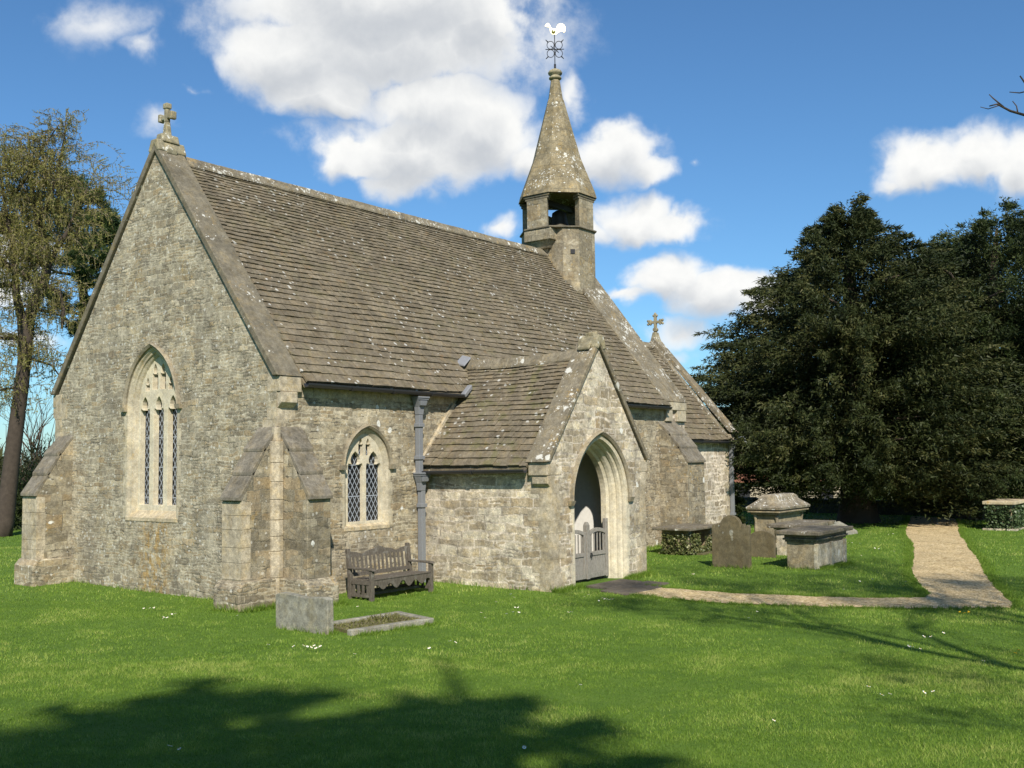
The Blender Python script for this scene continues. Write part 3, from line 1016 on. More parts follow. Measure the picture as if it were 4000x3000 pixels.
# --- south and north walls of the nave
SC, SH = 2.30, 0.61
sr = rad_for(SH, 0.75)
mb = MB()
mb.plate([(0.003, -0.5), (14.5, -0.5), (14.5, EAVE_Z - .03), (0.003, EAVE_Z - .03)], [arch(SC, SH, 1.26, 2.46, sr)],
         lambda a, b: (a, 0, b), lambda a, b: (a, 0.7, b))
obj('side_wall', mb, 'rubble_tan', church)
window(fnS, SC, SH, 1.26, 2.46, 0.75, [(0, 0), (.02, .01), (.06, .04), (.10, .075)], 0.165,
       [(SC - .25, .205, 1.37, 2.42, 2.76), (SC + .25, .205, 1.37, 2.42, 2.76)],
       [(SC - .10, .065, 2.68, 2.86, 3.02), (SC + .10, .065, 2.68, 2.86, 3.02)], 1.37, 0.065, (0.012, 0.075))
mb = MB()
mb.box((0.003, NW - 0.7, -0.5), (14.5, NW, EAVE_Z - .03))
obj('side_wall', mb, 'rubble_tan', church)
mb = MB()
mb.px([(0.002, -0.5), (NW - .002, -0.5), (NW - .002, 4.0), (YM, 9.06), (0.002, 4.0)], 14.45, 15.75)
obj('gable_wall', mb, 'rubble_pink', church)
# pale ashlar course under the eaves
mb = MB()
x = 0.45
while x < 5.3:
    w = random.uniform(.25, .55)
    mb.box((x + .004, -0.012, 3.78 + random.uniform(-.006, .006)), (x + w - .004, 0.05, 3.985))
    x += w
obj('eaves_course', mb, 'quoin', church)
mb = MB()
x = 8.1
while x < 14.2:
    w = random.uniform(.25, .55)
    mb.box((x + .004, -0.012, 3.78 + random.uniform(-.006, .006)), (x + w - .004, 0.05, 3.985))
    x += w
obj('eaves_course', mb, 'quoin', church)


# --- quoins
def quoins(mb, cx, cy, sx, sy, z0, z1, la=0.42, lb=0.24):
    """sx, sy: direction of the two walls away from the corner"""
    z, k = z0, 0
    while z < z1 - 0.08:
        h = random.uniform(.2, .32)
        zz = min(z + h, z1)
        a, b2 = (la, lb) if k % 2 else (lb, la)
        a *= random.uniform(.85, 1.15)
        b2 *= random.uniform(.85, 1.15)
        e = 0.004
        xs = sorted((cx - sx * e, cx + sx * a))
        ys = sorted((cy - sy * e, cy + sy * b2))
        mb.box((xs[0], ys[0], z + .004), (xs[1], ys[1], zz - .004))
        z, k = zz, k + 1


for q_, m_ in (((0, 0, 1, 1, 3.1, 3.56), 'quoin'), ((0, NW, 1, -1, 3.0, 3.95), 'quoin'), ((4.03, -3.24, 1, 1, -0.2, 2.1, .5, .28), 'quoin'),
               ((7.67, -3.24, -1, 1, -0.2, 2.1, .45, .28), 'quoin'), ((21.0, 1.0, -1, 1, -0.2, 2.95, .5, .28), 'quoin')):
    mb = MB()
    quoins(mb, *q_)
    obj('quoins', mb, m_, church)


# --- stone-tiled roofs
def vnoise(a, b):
    return math.sin(a * 1.7 + 0.3) * math.sin(b * 2.3 + 1.1) + 0.5 * math.sin(a * 4.1 + b * 3.7)


def tiles(mb, O, U, V, length, slope, e0, e1, w0, w1, th, wob=0.02, skip=None):
    O, U, V = Vector(O), Vector(U).normalized(), Vector(V).normalized()
    Nn = U.cross(V).normalized()
    if Nn.z < 0:
        Nn = -Nn
    s = 0.0
    row = 0
    while s < slope - 0.04:
        f = s / slope
        ex = e0 + (e1 - e0) * f ** 0.75
        w = w0 + (w1 - w0) * f
        u = -random.uniform(0, w)
        cb = random.uniform(-.07, .07)
        while u < length:
            wd = w * random.uniform(0.7, 1.35)
            ua, ub = max(u, 0), min(u + wd, length)
            if ub - ua > 0.03:
                lo = s - random.uniform(0.0, 0.012)
                tl = random.uniform(-.007, .007)
                hi = min(s + ex * 1.35, slope)
                wv = wob * vnoise((ua + ub) * .35, s * .6)
                dn = [wv + random.uniform(-.004, .004) for _ in range(4)]
                t1 = th * random.uniform(.75, 1.35)
                P = lambda uu, ss, nn: O + U * uu + V * ss + Nn * nn
                mid = (ua + ub) / 2
                sagm = random.uniform(-.004, .006)
                vs = [P(ua + .002, lo - tl, dn[0] - .01), P(ub - .002, lo + tl, dn[1] - .01),
                      P(ua + .002, lo - tl, dn[0] + t1 + .012), P(mid, lo + sagm, (dn[0] + dn[1]) / 2 + t1 + .014 + sagm), P(ub - .002, lo + tl, dn[1] + t1 + .012),
                      P(ua + .002, hi, dn[2] + .002), P(ub - .002, hi, dn[3] + .002),
                      P(ua + .002, hi, dn[2] - .01), P(ub - .002, hi, dn[3] - .01)]
                fs = [(2, 3, 6, 5), (3, 4, 6), (0, 1, 4, 3, 2), (0, 2, 5, 7), (1, 8, 6, 4)]
                tone = min(1, max(0, random.gauss(0.47, 0.13) + cb * .7))
                mb.add(vs, fs, tone)
            u += wd
        s += ex
        row += 1


# nave
y_e, z_e = -0.20, EAVE_Z + 0.02
k_n = (RIDGE_Z - z_e) / (YM - y_e)
mb = MB()
L = math.hypot(YM - y_e, RIDGE_Z - z_e)
Vs = Vector((0, YM - y_e, RIDGE_Z - z_e)).normalized()
tiles(mb, (0.5, y_e, z_e), (1, 0, 0), Vs, 14.05, L - .03, 0.225, 0.095, 0.33, 0.19, 0.021)
# boarding under the tiles and the plain far slope
mb.px([(y_e + .02, z_e - .03), (YM, RIDGE_Z - .03), (2 * YM - y_e - .02, z_e - .03), (2 * YM - y_e - .02, z_e - .11), (YM, RIDGE_Z - .12), (y_e + .02, z_e - .11)], 0.5, 14.55)
tiles(mb, (0.5, 2 * YM - y_e, z_e), (1, 0, 0), Vector((0, -(YM - y_e), RIDGE_Z - z_e)), 14.05, L - .03, 0.5, 0.4, 0.7, 0.6, 0.02)
nave_roof = obj('roof', mb, 'roof', church, recalc=False)


def ridge_run(p0, p1, half, drop, seg, sag=0.0, mat='coping_white', parent=None, name='ridge'):
    p0, p1 = Vector(p0), Vector(p1)
    d = (p1 - p0)
    n = max(1, int(d.length / seg))
    ax = d.normalized()
    sd_ = ax.cross(Vector((0, 0, 1))).normalized()
    mb = MB()
    for i in range(n):
        a, b2 = i / n, (i + 1) / n
        za = -sag * 4 * a * (1 - a) + random.uniform(-.006, .008)
        zb = -sag * 4 * b2 * (1 - b2) + random.uniform(-.006, .008)
        j = random.uniform(-.012, .012)
        A = p0 + d * a + ax * .004 + Vector((0, 0, za))
        B = p0 + d * b2 - ax * .004 + Vector((0, 0, zb))
        prof = [(-half + j, -drop), (-half * .96 + j, -drop + .05), (-.04, .025), (.04, .025), (half * .96, -drop + .05), (half, -drop), (0, -.06)]
        mb.prism(prof, lambda s_, z_: A + sd_ * s_ + Vector((0, 0, z_)), lambda s_, z_: B + sd_ * s_ + Vector((0, 0, z_)))
    return obj(name, mb, mat, parent or nave_roof, bevel=0.01)


ridge_run((0.55, YM, RIDGE_Z + .07), (13.9, YM, RIDGE_Z + .07), 0.17, 0.205, 0.48)


# --- gable copings and kneelers
def coping(prof_top, half_w, z_end, apex_z, x0, x1, th, ym=YM):
    """chevron slab along x"""
    k = (apex_z - z_end) / half_w
    v = th * math.sqrt(1 + k * k)
    iw = half_w - v / k
    return [(ym - half_w, z_end), (ym, apex_z), (ym + half_w, z_end), (ym + iw, z_end), (ym, apex_z - v), (ym - iw, z_end)]


mb = MB()
mb.px(coping(None, 3.93, 4.15, 9.28, 0, 0, 0.13), -0.07, 0.56)
cop = obj('gable_coping', mb, 'coping', church, bevel=0.018)
mb = MB()          # saddle stone and wings at the apex
mb.px([(YM - .20, 9.06), (YM - .10, 9.31), (YM + .10, 9.31), (YM + .20, 9.06), (YM + .12, 9.03), (YM, 9.2), (YM - .12, 9.03)], -0.085, 0.60)
mb.px([(YM - .16, 9.27), (YM - .09, 9.46), (YM + .09, 9.46), (YM + .16, 9.27)], 0.05, 0.46)
mb.hexa([(.08, YM - .22, 9.0), (.36, YM - .22, 9.0), (.36, YM - .1, 9.14), (.08, YM - .1, 9.14), (.1, YM - .24, 9.12), (.34, YM - .24, 9.12), (.34, YM - .1, 9.28), (.1, YM - .1, 9.28)])
obj('saddle_stone', mb, 'cross', cop, bevel=0.03)
mb = MB()          # cross finial standing on the saddle stone
cx, cz = 0.24, 9.44
mb.hexa([(cx - .07, YM - .08, cz), (cx + .07, YM - .08, cz), (cx + .07, YM + .08, cz), (cx - .07, YM + .08, cz), (cx - .05, YM - .05, cz + .3), (cx + .05, YM - .05, cz + .3), (cx + .05, YM + .05, cz + .3), (cx - .05, YM + .05, cz + .3)])
mb.box((cx - .048, YM - .052, cz + .29), (cx + .048, YM + .052, cz + .66))
mb.box((cx - .046, YM - .2, cz + .36), (cx + .046, YM + .2, cz + .46))
for s_ in (-1, 1):
    a, b2 = sorted((YM + s_ * .15, YM + s_ * .24))
    mb.box((cx - .07, a, cz + .325), (cx + .07, b2, cz + .495))
mb.box((cx - .065, YM - .075, cz + .58), (cx + .065, YM + .075, cz + .70))
obj('cross_finial', mb, 'cross', cop, bevel=0.02)
for sgn in (-1, 1):     # kneelers carrying the coping ends
    mb = MB()
    f = lambda v: YM + sgn * v
    ys = sorted((f(3.55), f(3.905)))
    mb.box((-0.006, ys[0], 3.86), (0.52, ys[1], 4.145))
    ys = sorted((f(3.55), f(3.93)))
    prof = [(f(3.79), 3.54), (f(3.93), 3.66), (f(3.93), 3.855), (f(3.6), 3.855), (f(3.6), 3.54)]
    mb.px(prof, -0.004 + .02, 0.40)
    obj('kneeler', mb, 'quoin', cop, bevel=0.012)

# east gable of the nave (carries the bellcote)
mb = MB()
mb.px(coping(None, 3.93, 4.18, 9.30, 0, 0, 0.12), 14.40, 15.80)
cop = obj('gable_coping', mb, 'coping_white', church, bevel=0.018)
mb = MB()
mb.box((14.46, -0.10, 3.93), (15.72, 0.3, 4.175))
mb.box((14.48, -0.09, 3.60), (14.86, 0.25, 3.925))
mb.box((15.16, -0.09, 3.60), (15.70, 0.25, 3.925))
obj('kneeler', mb, 'dressed', cop, bevel=0.015)


# --- buttresses
def buttress(fn, w0, w1, prof_body, slabs, plinth, mat):
    """fn(w, d, z): w along the wall, d out from the wall"""
    mb = MB()
    mb.prism(prof_body, lambda d, z: fn(w0, d, z), lambda d, z: fn(w1, d, z))
    body = obj('buttress', mb, mat, church, bevel=0.012)
    e = 0.004
    for sl in slabs:
        mb = MB()
        mb.prism(sl, lambda d, z: fn(w0 - e, d, z), lambda d, z: fn(w1 + e, d, z))
        obj('weathering_slab', mb, 'weather_slab', body, bevel=0.01)
    if plinth:
        mb = MB()
        D, H = plinth
        mb.prism([(-.02, -.6), (D + .12, -.6), (D + .12, H - .13), (D + .01, H), (-.02, H)], lambda d, z: fn(w0 - .10, d, z), lambda d, z: fn(w1 + .10, d, z))
        obj('plinth', mb, 'rubble_tan', body, bevel=0.03)
    return body


def slab_set(pts, th=0.075):
    """pts: wall top, then drips (d, z) outward"""
    out = []
    for (d0, z0), (d1, z1) in zip(pts[:-1], pts[1:]):
        out.append([(d0 - .02, z0), (d1 + .06, z1 - .04), (d1 + .06, z1 - .10), (d1 - .0, z1 - .105), (d0 - .03, z0 - .07)])
    return out


pts = [(0.0, 3.24), (0.29, 2.86), (0.54, 2.44), (0.80, 2.0)]
body = [(-.02, -.4), (.80, -.4), (.80, 1.96), (.52, 2.36), (.27, 2.78), (-.02, 3.18)]
buttress(lambda w, d, z: (-d, w, z), -0.03, 0.50, body, slab_set(pts), (.80, .5), 'buttress_ashlar')
buttress(lambda w, d, z: (-d, w, z), 6.86, 7.45, body, slab_set(pts), (.80, .55), 'buttress_ashlar')
buttress(lambda w, d, z: (w, -d, z), 0.035, 0.585, body, slab_set(pts), (.80, .5), 'buttress_ashlar')
pts = [(0.02, 3.58), (0.35, 3.26), (0.63, 2.89), (0.90, 2.48)]
body = [(-.02, -.4), (.90, -.4), (.90, 2.44), (.60, 2.82), (.33, 3.19), (-.02, 3.5)]
buttress(lambda w, d, z: (w, -d, z), 14.15, 15.2, body, slab_set(pts), None, 'buttress_ashlar')
for y0, y1 in ((-.034, .504), (6.856, 7.454)):      # pale dressed blocks up the west faces
    mb = MB()
    z = .52
    while z < 1.85:
        zz = min(z + random.uniform(.2, .34), 1.88)
        if random.random() < .45:
            ym = random.uniform(y0 + .15, y1 - .15)
            mb.box((-.806, y0, z + .004), (-.62, ym - .004, zz - .004))
            mb.box((-.806, ym + .004, z + .004), (-.62, y1, zz - .004))
        else:
            mb.box((-.806, y0, z + .004), (-.60, y1, zz - .004))
        z = zz
    obj('facing_stones', mb, 'quoin', church)
mb = MB()          # slim pier of quoins in the angle between the two south-west buttresses
z = 0.0
while z < 2.9:
    h = random.uniform(.25, .5)
    zz = min(z + h, 2.95)
    mb.pz([(-.17, .02), (-.17, -.075), (-.075, -.17), (.02, -.17), (.1, .1)], z + .003, zz - .003)
    z = zz
mb.pz([(-.10, .02), (-.10, -.05), (-.05, -.10), (.02, -.10), (.1, .1)], 2.95, 3.2)
obj('angle_pier', mb, 'quoin', church, bevel=0.01)

# --- gutters and rainwater pipes
def half_round(mb, p0, p1, r, droop=0.0):
    p0, p1 = Vector(p0), Vector(p1)
    d = (p1 - p0).normalized()
    sd_ = d.cross(Vector((0, 0, 1))).normalized()
    prof = [(r * math.cos(a), r * math.sin(a)) for a in np.linspace(math.pi, 2 * math.pi, 9)] + [((r - .012) * math.cos(a), (r - .012) * math.sin(a) + .004) for a in np.linspace(2 * math.pi, math.pi, 9)]
    mb.prism(prof, lambda s_, z_: p0 + sd_ * s_ + Vector((0, 0, z_)), lambda s_, z_: p1 + sd_ * s_ + Vector((0, 0, z_)))
    n = int((p1 - p0).length / 1.5)
    for i in range(1, n + 1):
        c = p0 + (p1 - p0) * (i / (n + 1))
        prof2 = [((r + .014) * math.cos(a), (r + .014) * math.sin(a)) for a in np.linspace(math.pi, 2 * math.pi, 9)]
        mb.prism(prof2 + [(r - .02, .006), (-r + .02, .006)], lambda s_, z_: c - d * .035 + sd_ * s_ + Vector((0, 0, z_)), lambda s_, z_: c + d * .035 + sd_ * s_ + Vector((0, 0, z_)))


GY = y_e - 0.045
mb = MB()
half_round(mb, (0.50, GY, 4.02), (5.12, GY, 3.985), 0.075)
obj('gutter', mb, 'gutter', church)
mb = MB()
half_round(mb, (6.55, GY, 4.0), (14.42, GY, 4.0), 0.075)
obj('gutter', mb, 'gutter', church)
mb = MB()
half_round(mb, (3.80, -2.82, 2.36), (3.80, -0.10, 2.335), 0.07)
obj('gutter', mb, 'gutter', church)
mb = MB()
half_round(mb, (15.76, 0.80, 3.06), (21.12, 0.80, 3.045), 0.075)
obj('gutter', mb, 'gutter', church)


def hopper(mb, x, y, z, w):
    """rainwater head, flared box hanging below z"""
    mb.hexa([(x - w * .55, y - w * .45, z - .2), (x + w * .55, y - w * .45, z - .2), (x + w * .55, y + .06, z - .2), (x - w * .55, y + .06, z - .2),
             (x - w * .9, y - w * .8, z - .05), (x + w * .9, y - w * .8, z - .05), (x + w * .9, y + .06, z - .05), (x - w * .9, y + .06, z - .05)])
    mb.box((x - w * .95, y - w * .88, z - .05), (x + w * .95, y + .06, z - .015))
    mb.box((x - w * 1.05, y - w * .98, z - .015), (x + w * 1.05, y + .06, z + .02))
    mb.hexa([(x - w * .42, y - w * .4, z - .36), (x + w * .42, y - w * .4, z - .36), (x + w * .42, y + .05, z - .36), (x - w * .42, y + .05, z - .36),
             (x - w * .55, y - w * .45, z - .2), (x + w * .55, y - w * .45, z - .2), (x + w * .55, y + .05, z - .2), (x - w * .55, y + .05, z - .2)])
    mb.hexa([(x - w * .5, y - w * .84, z - .17), (x + w * .5, y - w * .84, z - .17), (x + w * .5, y - w * .6, z - .17), (x - w * .5, y - w * .6, z - .17),
             (x - w * .6, y - w * .95, z - .07), (x + w * .6, y - w * .95, z - .07), (x + w * .6, y - w * .6, z - .07), (x - w * .6, y - w * .6, z - .07)])


mb = MB()
mb.box((3.665, -.17, 2.3), (3.785, -.05, 3.52))
mb.box((3.73, -.17, 0.02), (3.85, -.05, 1.98))
for z_, xx in ((3.30, 3.725), (2.62, 3.725), (1.62, 3.79), (0.06, 3.79)):
    mb.box((xx - .085, -.195, z_ - .04), (xx + .085, -.04, z_ + .04))
mb.box((3.70, -.04, 3.0), (3.75, .02, 3.05))
dp = obj('downpipe', mb, 'pipe', church, bevel=0.008)
mb = MB()
hopper(mb, 3.725, -.11, 3.88, 0.165)
obj('rainwater_head', mb, 'pipe', dp, bevel=0.005)
mb = MB()
hopper(mb, 3.77, -.11, 2.29, 0.165)
obj('rainwater_head', mb, 'pipe', dp, bevel=0.005)
mb = MB()
mb.box((20.80, .86, 0.02), (20.92, .98, 2.7))
for z_ in (2.5, 0.55):
    mb.box((20.775, .835, z_ - .04), (20.945, .99, z_ + .04))
dp = obj('downpipe', mb, 'pipe', church, bevel=0.008)
mb = MB()
hopper(mb, 20.86, .92, 2.95, 0.13)
obj('rainwater_head', mb, 'pipe', dp, bevel=0.005)

# ------------------------------------------------------------------ porch
PC, PH = 5.85, 1.02
pr_ = rad_for(PH, 1.30)
mb = MB()
mb.plate([(4.03, -0.4), (7.67, -0.4), (7.67, 2.5), (PC, 4.86), (4.03, 2.5)], [arch(PC, PH, -0.35, 1.7, pr_)],
         lambda a, b: (a, -3.24, b), lambda a, b: (a, -2.74, b))
obj('porch_gable_wall', mb, 'rubble_cream', church)
for x0, x1 in ((4.034, 4.5), (7.2, 7.666)):
    mb = MB()
    mb.box((x0, -2.75, -0.4), (x1, 0.01, 2.5))
    obj('porch_wall', mb, 'rubble_cream', church)
mb = MB()
mb.box((7.185, -2.735, -0.05), (7.197, -0.02, 2.7))
obj('plaster_lining', mb, 'plaster', church)
mb = MB()
mb.box((4.503, -2.735, -0.05), (4.515, -0.02, 2.7))
mb.box((4.52, -0.02, -0.05), (5.15, -0.006, 3.4))
mb.box((6.55, -0.02, -0.05), (7.18, -0.006, 3.4))
mb.box((5.15, -0.02, 2.4), (6.55, -0.006, 3.4))
obj('inner_lining', mb, 'buttress_ashlar', church)
mb = MB()
mb.plate(arch(PC, 0.68, 0.0, 1.5, rad_for(.68, .85)), [], lambda a, b: (a, -0.05, b), lambda a, b: (a, -0.004, b))
for k in range(1, 7):
    mb.box((PC - .68 + k * .194 - .006, -.062, 0.02), (PC - .68 + k * .194 + .006, -.045, 1.5))
obj('church_door', mb, 'dark_wood', church)
mb = MB()
mb.box((4.5, -2.74, -0.02), (7.2, -0.02, 0.03))
obj('porch_floor', mb, 'paving', church)
mb = MB()            # dark timber ceiling under the porch roof
mb.py([(4.4, 2.5), (PC, 4.3), (7.3, 2.5), (7.3, 2.58), (PC, 4.4), (4.4, 2.58)], -2.73, 0.0)
obj('porch_ceiling', mb, 'dark_wood', church)
# leaded side light in the porch's far wall
mb = MB()
mb.plate(arch(-1.42, .26, 0.85, 1.3, rad_for(.26, .42)), [], lambda a, b: (7.175, a, b), lambda a, b: (7.184, a, b))
obj('lattice_light', mb, 'glass', church)
# moulded doorway arch
mb = MB()
prof = [(0, -.006), (.03, .0), (.05, .06), (.05, .09), (.085, .12), (.10, .17), (.10, .20), (.14, .25), (.16, .31), (.16, .34), (.20, .39), (.20, .52)]
mb.sweep([(arch(PC, PH, -0.3, 1.7, pr_, i), -3.24 + d) for i, d in prof], lambda a, b, d: (a, d, b))
ring = [(arch(PC, PH, 1.7, 1.7, pr_, -.05, base=False), -.01), (arch(PC, PH, 1.7, 1.7, pr_, 0.0, base=False), -.01), (arch(PC, PH, 1.7, 1.7, pr_, 0.0, base=False), .05), (arch(PC, PH, 1.7, 1.7, pr_, -.05, base=False), .05)]
mb.sweep(ring, lambda a, b, d: (a, -3.24 + d, b), close_ring=True)
z, k = -.3, 0
while z < 1.7:
    h = random.uniform(.22, .4)
    z1 = min(z + h, 1.7)
    for sgn in (-1, 1):
        w = (.11 if (k + (sgn > 0)) % 2 else .05)
        xs = sorted((PC + sgn * (PH - .001), PC + sgn * (PH + w)))
        mb.box((xs[0], -3.246, z + .003), (xs[1], -3.15, z1 - .003))
    z, k = z1, k + 1
doorway = obj('doorway', mb, 'tracery', church)
mb = MB()
loops = [(arch(PC, PH, 1.7, 1.7, pr_, -.05, base=False), .01), (arch(PC, PH, 1.7, 1.7, pr_, -.05, base=False), -.05), (arch(PC, PH, 1.7, 1.7, pr_, -.10, base=False), -.09),
         (arch(PC, PH, 1.7, 1.7, pr_, -.13, base=False), -.07), (arch(PC, PH, 1.7, 1.7, pr_, -.13, base=False), .01)]
mb.sweep(loops, lambda a, b, d: (a, -3.24 + d, b), close_ring=True)
for sgn in (-1, 1):
    xs = sorted((PC + sgn * (PH + .04), PC + sgn * (PH + .21)))
    mb.hexa([(xs[0] + .02, -3.30, 1.62), (xs[1] - .02, -3.30, 1.62), (xs[1] - .02, -3.23, 1.62), (xs[0] + .02, -3.23, 1.62), (xs[0], -3.34, 1.72), (xs[1], -3.34, 1.72), (xs[1], -3.23, 1.72), (xs[0], -3.23, 1.72)])
obj('hood_mould', mb, 'hood', doorway)

# porch roof, coping, kneelers
PE_X, PE_Z, PR_Z = 3.83, 2.43, 4.72
mb = MB()
Lp = math.hypot(PC - PE_X, PR_Z - PE_Z)
tiles(mb, (PE_X, -0.02 + .62, PE_Z), (0, -1, 0), (PC - PE_X, 0, PR_Z - PE_Z), 3.42, Lp - .02, 0.205, 0.10, 0.30, 0.20, 0.022, 0.025)
tiles(mb, (2 * PC - PE_X, -0.02 + .62, PE_Z), (0, -1, 0), (-(PC - PE_X), 0, PR_Z - PE_Z), 3.42, Lp - .02, 0.215, 0.105, 0.34, 0.24, 0.018, 0.02)
mb.py([(PE_X + .02, PE_Z - .03), (PC, PR_Z - .03), (2 * PC - PE_X - .02, PE_Z - .03), (2 * PC - PE_X - .02, PE_Z - .09), (PC, PR_Z - .1), (PE_X + .02, PE_Z - .09)], -2.8, 0.6)
proof = obj('porch_roof', mb, 'porch_roof', church, recalc=False)
ridge_run((PC, 0.42, PR_Z + .10), (PC, -2.74, PR_Z + .13), 0.16, 0.21, 0.42, 0.05, parent=proof)
mb = MB()
cp = [(PC - 1.99, 2.50), (PC, 5.10), (PC + 1.99, 2.50), (PC + 1.86, 2.50), (PC, 4.92), (PC - 1.86, 2.50)]
mb.py(cp, -3.30, -2.76)
pcop = obj('gable_coping', mb, 'coping_white', church, bevel=0.018)
mb = MB()
mb.py([(PC - .19, 4.86), (PC - .16, 5.03), (PC - .09, 5.14), (PC + .09, 5.14), (PC + .16, 5.03), (PC + .19, 4.86), (PC + .1, 4.82), (PC, 4.95), (PC - .1, 4.82)], -3.325, -2.84)
mb.py([(PC - .11, 5.10), (PC - .10, 5.20), (PC - .04, 5.17), (PC + .02, 5.23), (PC + .09, 5.17), (PC + .12, 5.10)], -3.22, -2.98)
mb.hexa([(PC - .27, -3.2, 4.80), (PC - .1, -3.2, 4.98), (PC - .1, -2.9, 4.98), (PC - .27, -2.9, 4.80), (PC - .29, -3.2, 4.87), (PC - .13, -3.2, 5.08), (PC - .13, -2.9, 5.08), (PC - .29, -2.9, 4.87)])
obj('saddle_stone', mb, 'cross', pcop, bevel=0.03)
for sgn in (-1, 1):
    mb = MB()
    xs = sorted((PC + sgn * 1.6, PC + sgn * 1.93))
    mb.box((xs[0], -3.248, 2.24), (xs[1], -2.80, 2.495))
    mb.py([(PC + sgn * 1.78, 1.98), (PC + sgn * 1.90, 2.08), (PC + sgn * 1.90, 2.235), (PC + sgn * 1.65, 2.235), (PC + sgn * 1.65, 1.98)], -3.246, -2.86)
    obj('kneeler', mb, 'quoin', pcop, bevel=0.012)
mb = MB()          # lead flashing where porch and nave roofs meet
mb.hexa([(5.02, -.33, 3.92), (5.26, -.33, 4.12), (5.26, -.22, 4.12), (5.02, -.22, 3.92), (4.97, -.34, 4.0), (5.22, -.34, 4.22), (5.22, -.20, 4.22), (4.97, -.20, 4.0)])
obj('lead_flashing', mb, 'lead', proof, bevel=0.02)
mb = MB()
mb.hexa([(5.56, .16, 4.66), (5.80, .16, 4.86), (5.80, .42, 4.92), (5.56, .42, 4.72), (5.56, .16, 4.70), (5.80, .16, 4.90), (5.80, .42, 4.97), (5.56, .42, 4.78)])
obj('lead_flashing', mb, 'lead', proof, bevel=0.02)
# sloping cement fillet on the nave wall above the porch eaves
mb = MB()
mb.py([(3.62, 2.30), (3.78, 2.30), (5.05, 3.78), (4.9, 3.80)], -.06, .01)
obj('stone_fillet', mb, 'quoin', proof, bevel=0.01)

# gate: two half-doors hung in the porch doorway
GYP = -2.86
def gate_leaf(sgn):
    mb = MB()
    x0, x1 = (PC - .80, PC - .055) if sgn < 0 else (PC + .055, PC + .80)
    hx0, hx1 = (x0, x0 + .09) if sgn < 0 else (x1 - .09, x1)          # hanging stile
    mx0, mx1 = (x1 - .07, x1) if sgn < 0 else (x0, x0 + .07)          # meeting stile
    mb.box((mx0, GYP - .035, .06), (mx1, GYP + .035, 1.02))
    mb.box((hx0, GYP - .04, .04), (hx1, GYP + .04, 1.27))
    a0, a1 = min(hx1, mx0) if sgn < 0 else mx1, mx0 if sgn < 0 else hx0
    if sgn < 0:
        a0, a1 = hx1, mx0
    else:
        a0, a1 = mx1, hx0
    mb.box((a0, GYP - .03, .06), (a1, GYP + .03, .17))
    mb.box((a0, GYP - .032, .52), (a1, GYP + .032, .60))
    n = 4
    for k in range(n):                                                  # lower boards
        b0 = a0 + (a1 - a0) * k / n
        b1 = a0 + (a1 - a0) * (k + 1) / n
        mb.box((b0 + .003, GYP - .012, .17), (b1 - .003, GYP + .012, .52))
    # arched top rail
    N_ = 10
    lo, hi = [], []
    for k in range(N_ + 1):
        t = k / N_
        bow = math.sin(t * math.pi) * .07
        lo.append((a0 + (a1 - a0) * t, .955 + bow * .8))
        hi.append((a0 + (a1 - a0) * t, 1.035 + bow * .8))
    mb.py(lo + hi[::-1], GYP - .03, GYP + .03)
    for k in range(5):                                                  # balusters
        c = a0 + (a1 - a0) * (k + .5) / 5
        mb.box((c - .014, GYP - .012, .60), (c + .014, GYP + .012, .985))
    leaf = obj('gate', mb, 'gate_wood', church, bevel=0.006)
    return leaf


lf = gate_leaf(-1)
mb = MB()
mb.box((PC - .055, GYP - .06, .05), (PC + .05, GYP + .04, 1.16))
mb.hexa([(PC - .055, GYP - .06, 1.16), (PC + .05, GYP - .06, 1.16), (PC + .05, GYP + .04, 1.16), (PC - .055, GYP + .04, 1.16), (PC - .03, GYP - .04, 1.23), (PC + .025, GYP - .04, 1.23), (PC + .025, GYP + .02, 1.23), (PC - .03, GYP + .02, 1.23)])
obj('meeting_post', mb, 'gate_wood', lf, bevel=0.006)
rf = gate_leaf(1)
mb = MB()
cxh, czh = PC + .11, .53
mb.tube([(cxh + .035 * math.cos(t), GYP - .055, czh + .045 * math.sin(t)) for t in np.linspace(0, 2 * math.pi, 14, endpoint=False)], .009, 6, closed=True)
mb.tube([(cxh, GYP - .03, czh + .045), (cxh, GYP - .065, czh + .045)], .014, 6)
obj('handle', mb, 'iron', rf)

# ------------------------------------------------------------------ chancel
CY0, CY1 = 1.0, 6.62
mb = MB()
mb.box((15.74, CY0, -.4), (21.0, CY0 + .6, 3.0))
obj('chancel_wall', mb, 'rubble_pink', church)
mb = MB()
mb.box((15.74, CY1 - .6, -.4), (21.0, CY1, 3.0))
obj('chancel_wall', mb, 'rubble_cream', church)
mb = MB()
mb.px([(CY0 + .002, -.4), (CY1 - .002, -.4), (CY1 - .002, 3.0), (YM, 6.6), (CY0 + .002, 3.0)], 20.5, 21.002)
obj('chancel_gable_wall', mb, 'rubble_cream', church)
mb = MB()
ce_y, ce_z, cr_z = 0.86, 3.10, 6.60
Lc = math.hypot(YM - ce_y, cr_z - ce_z)
tiles(mb, (15.7, ce_y, ce_z), (1, 0, 0), (0, YM - ce_y, cr_z - ce_z), 5.05, Lc, 0.26, 0.12, .36, .22, .023)
mb.px([(ce_y + .02, ce_z - .03), (YM, cr_z - .03), (2 * YM - ce_y, ce_z - .03), (2 * YM - ce_y, ce_z - .1), (YM, cr_z - .1), (ce_y + .02, ce_z - .1)], 15.7, 20.9)
croof = obj('chancel_roof', mb, 'roof', church, recalc=False)
ridge_run((15.8, YM, cr_z + .06), (20.5, YM, cr_z + .06), .16, .2, .45, parent=croof)
mb = MB()
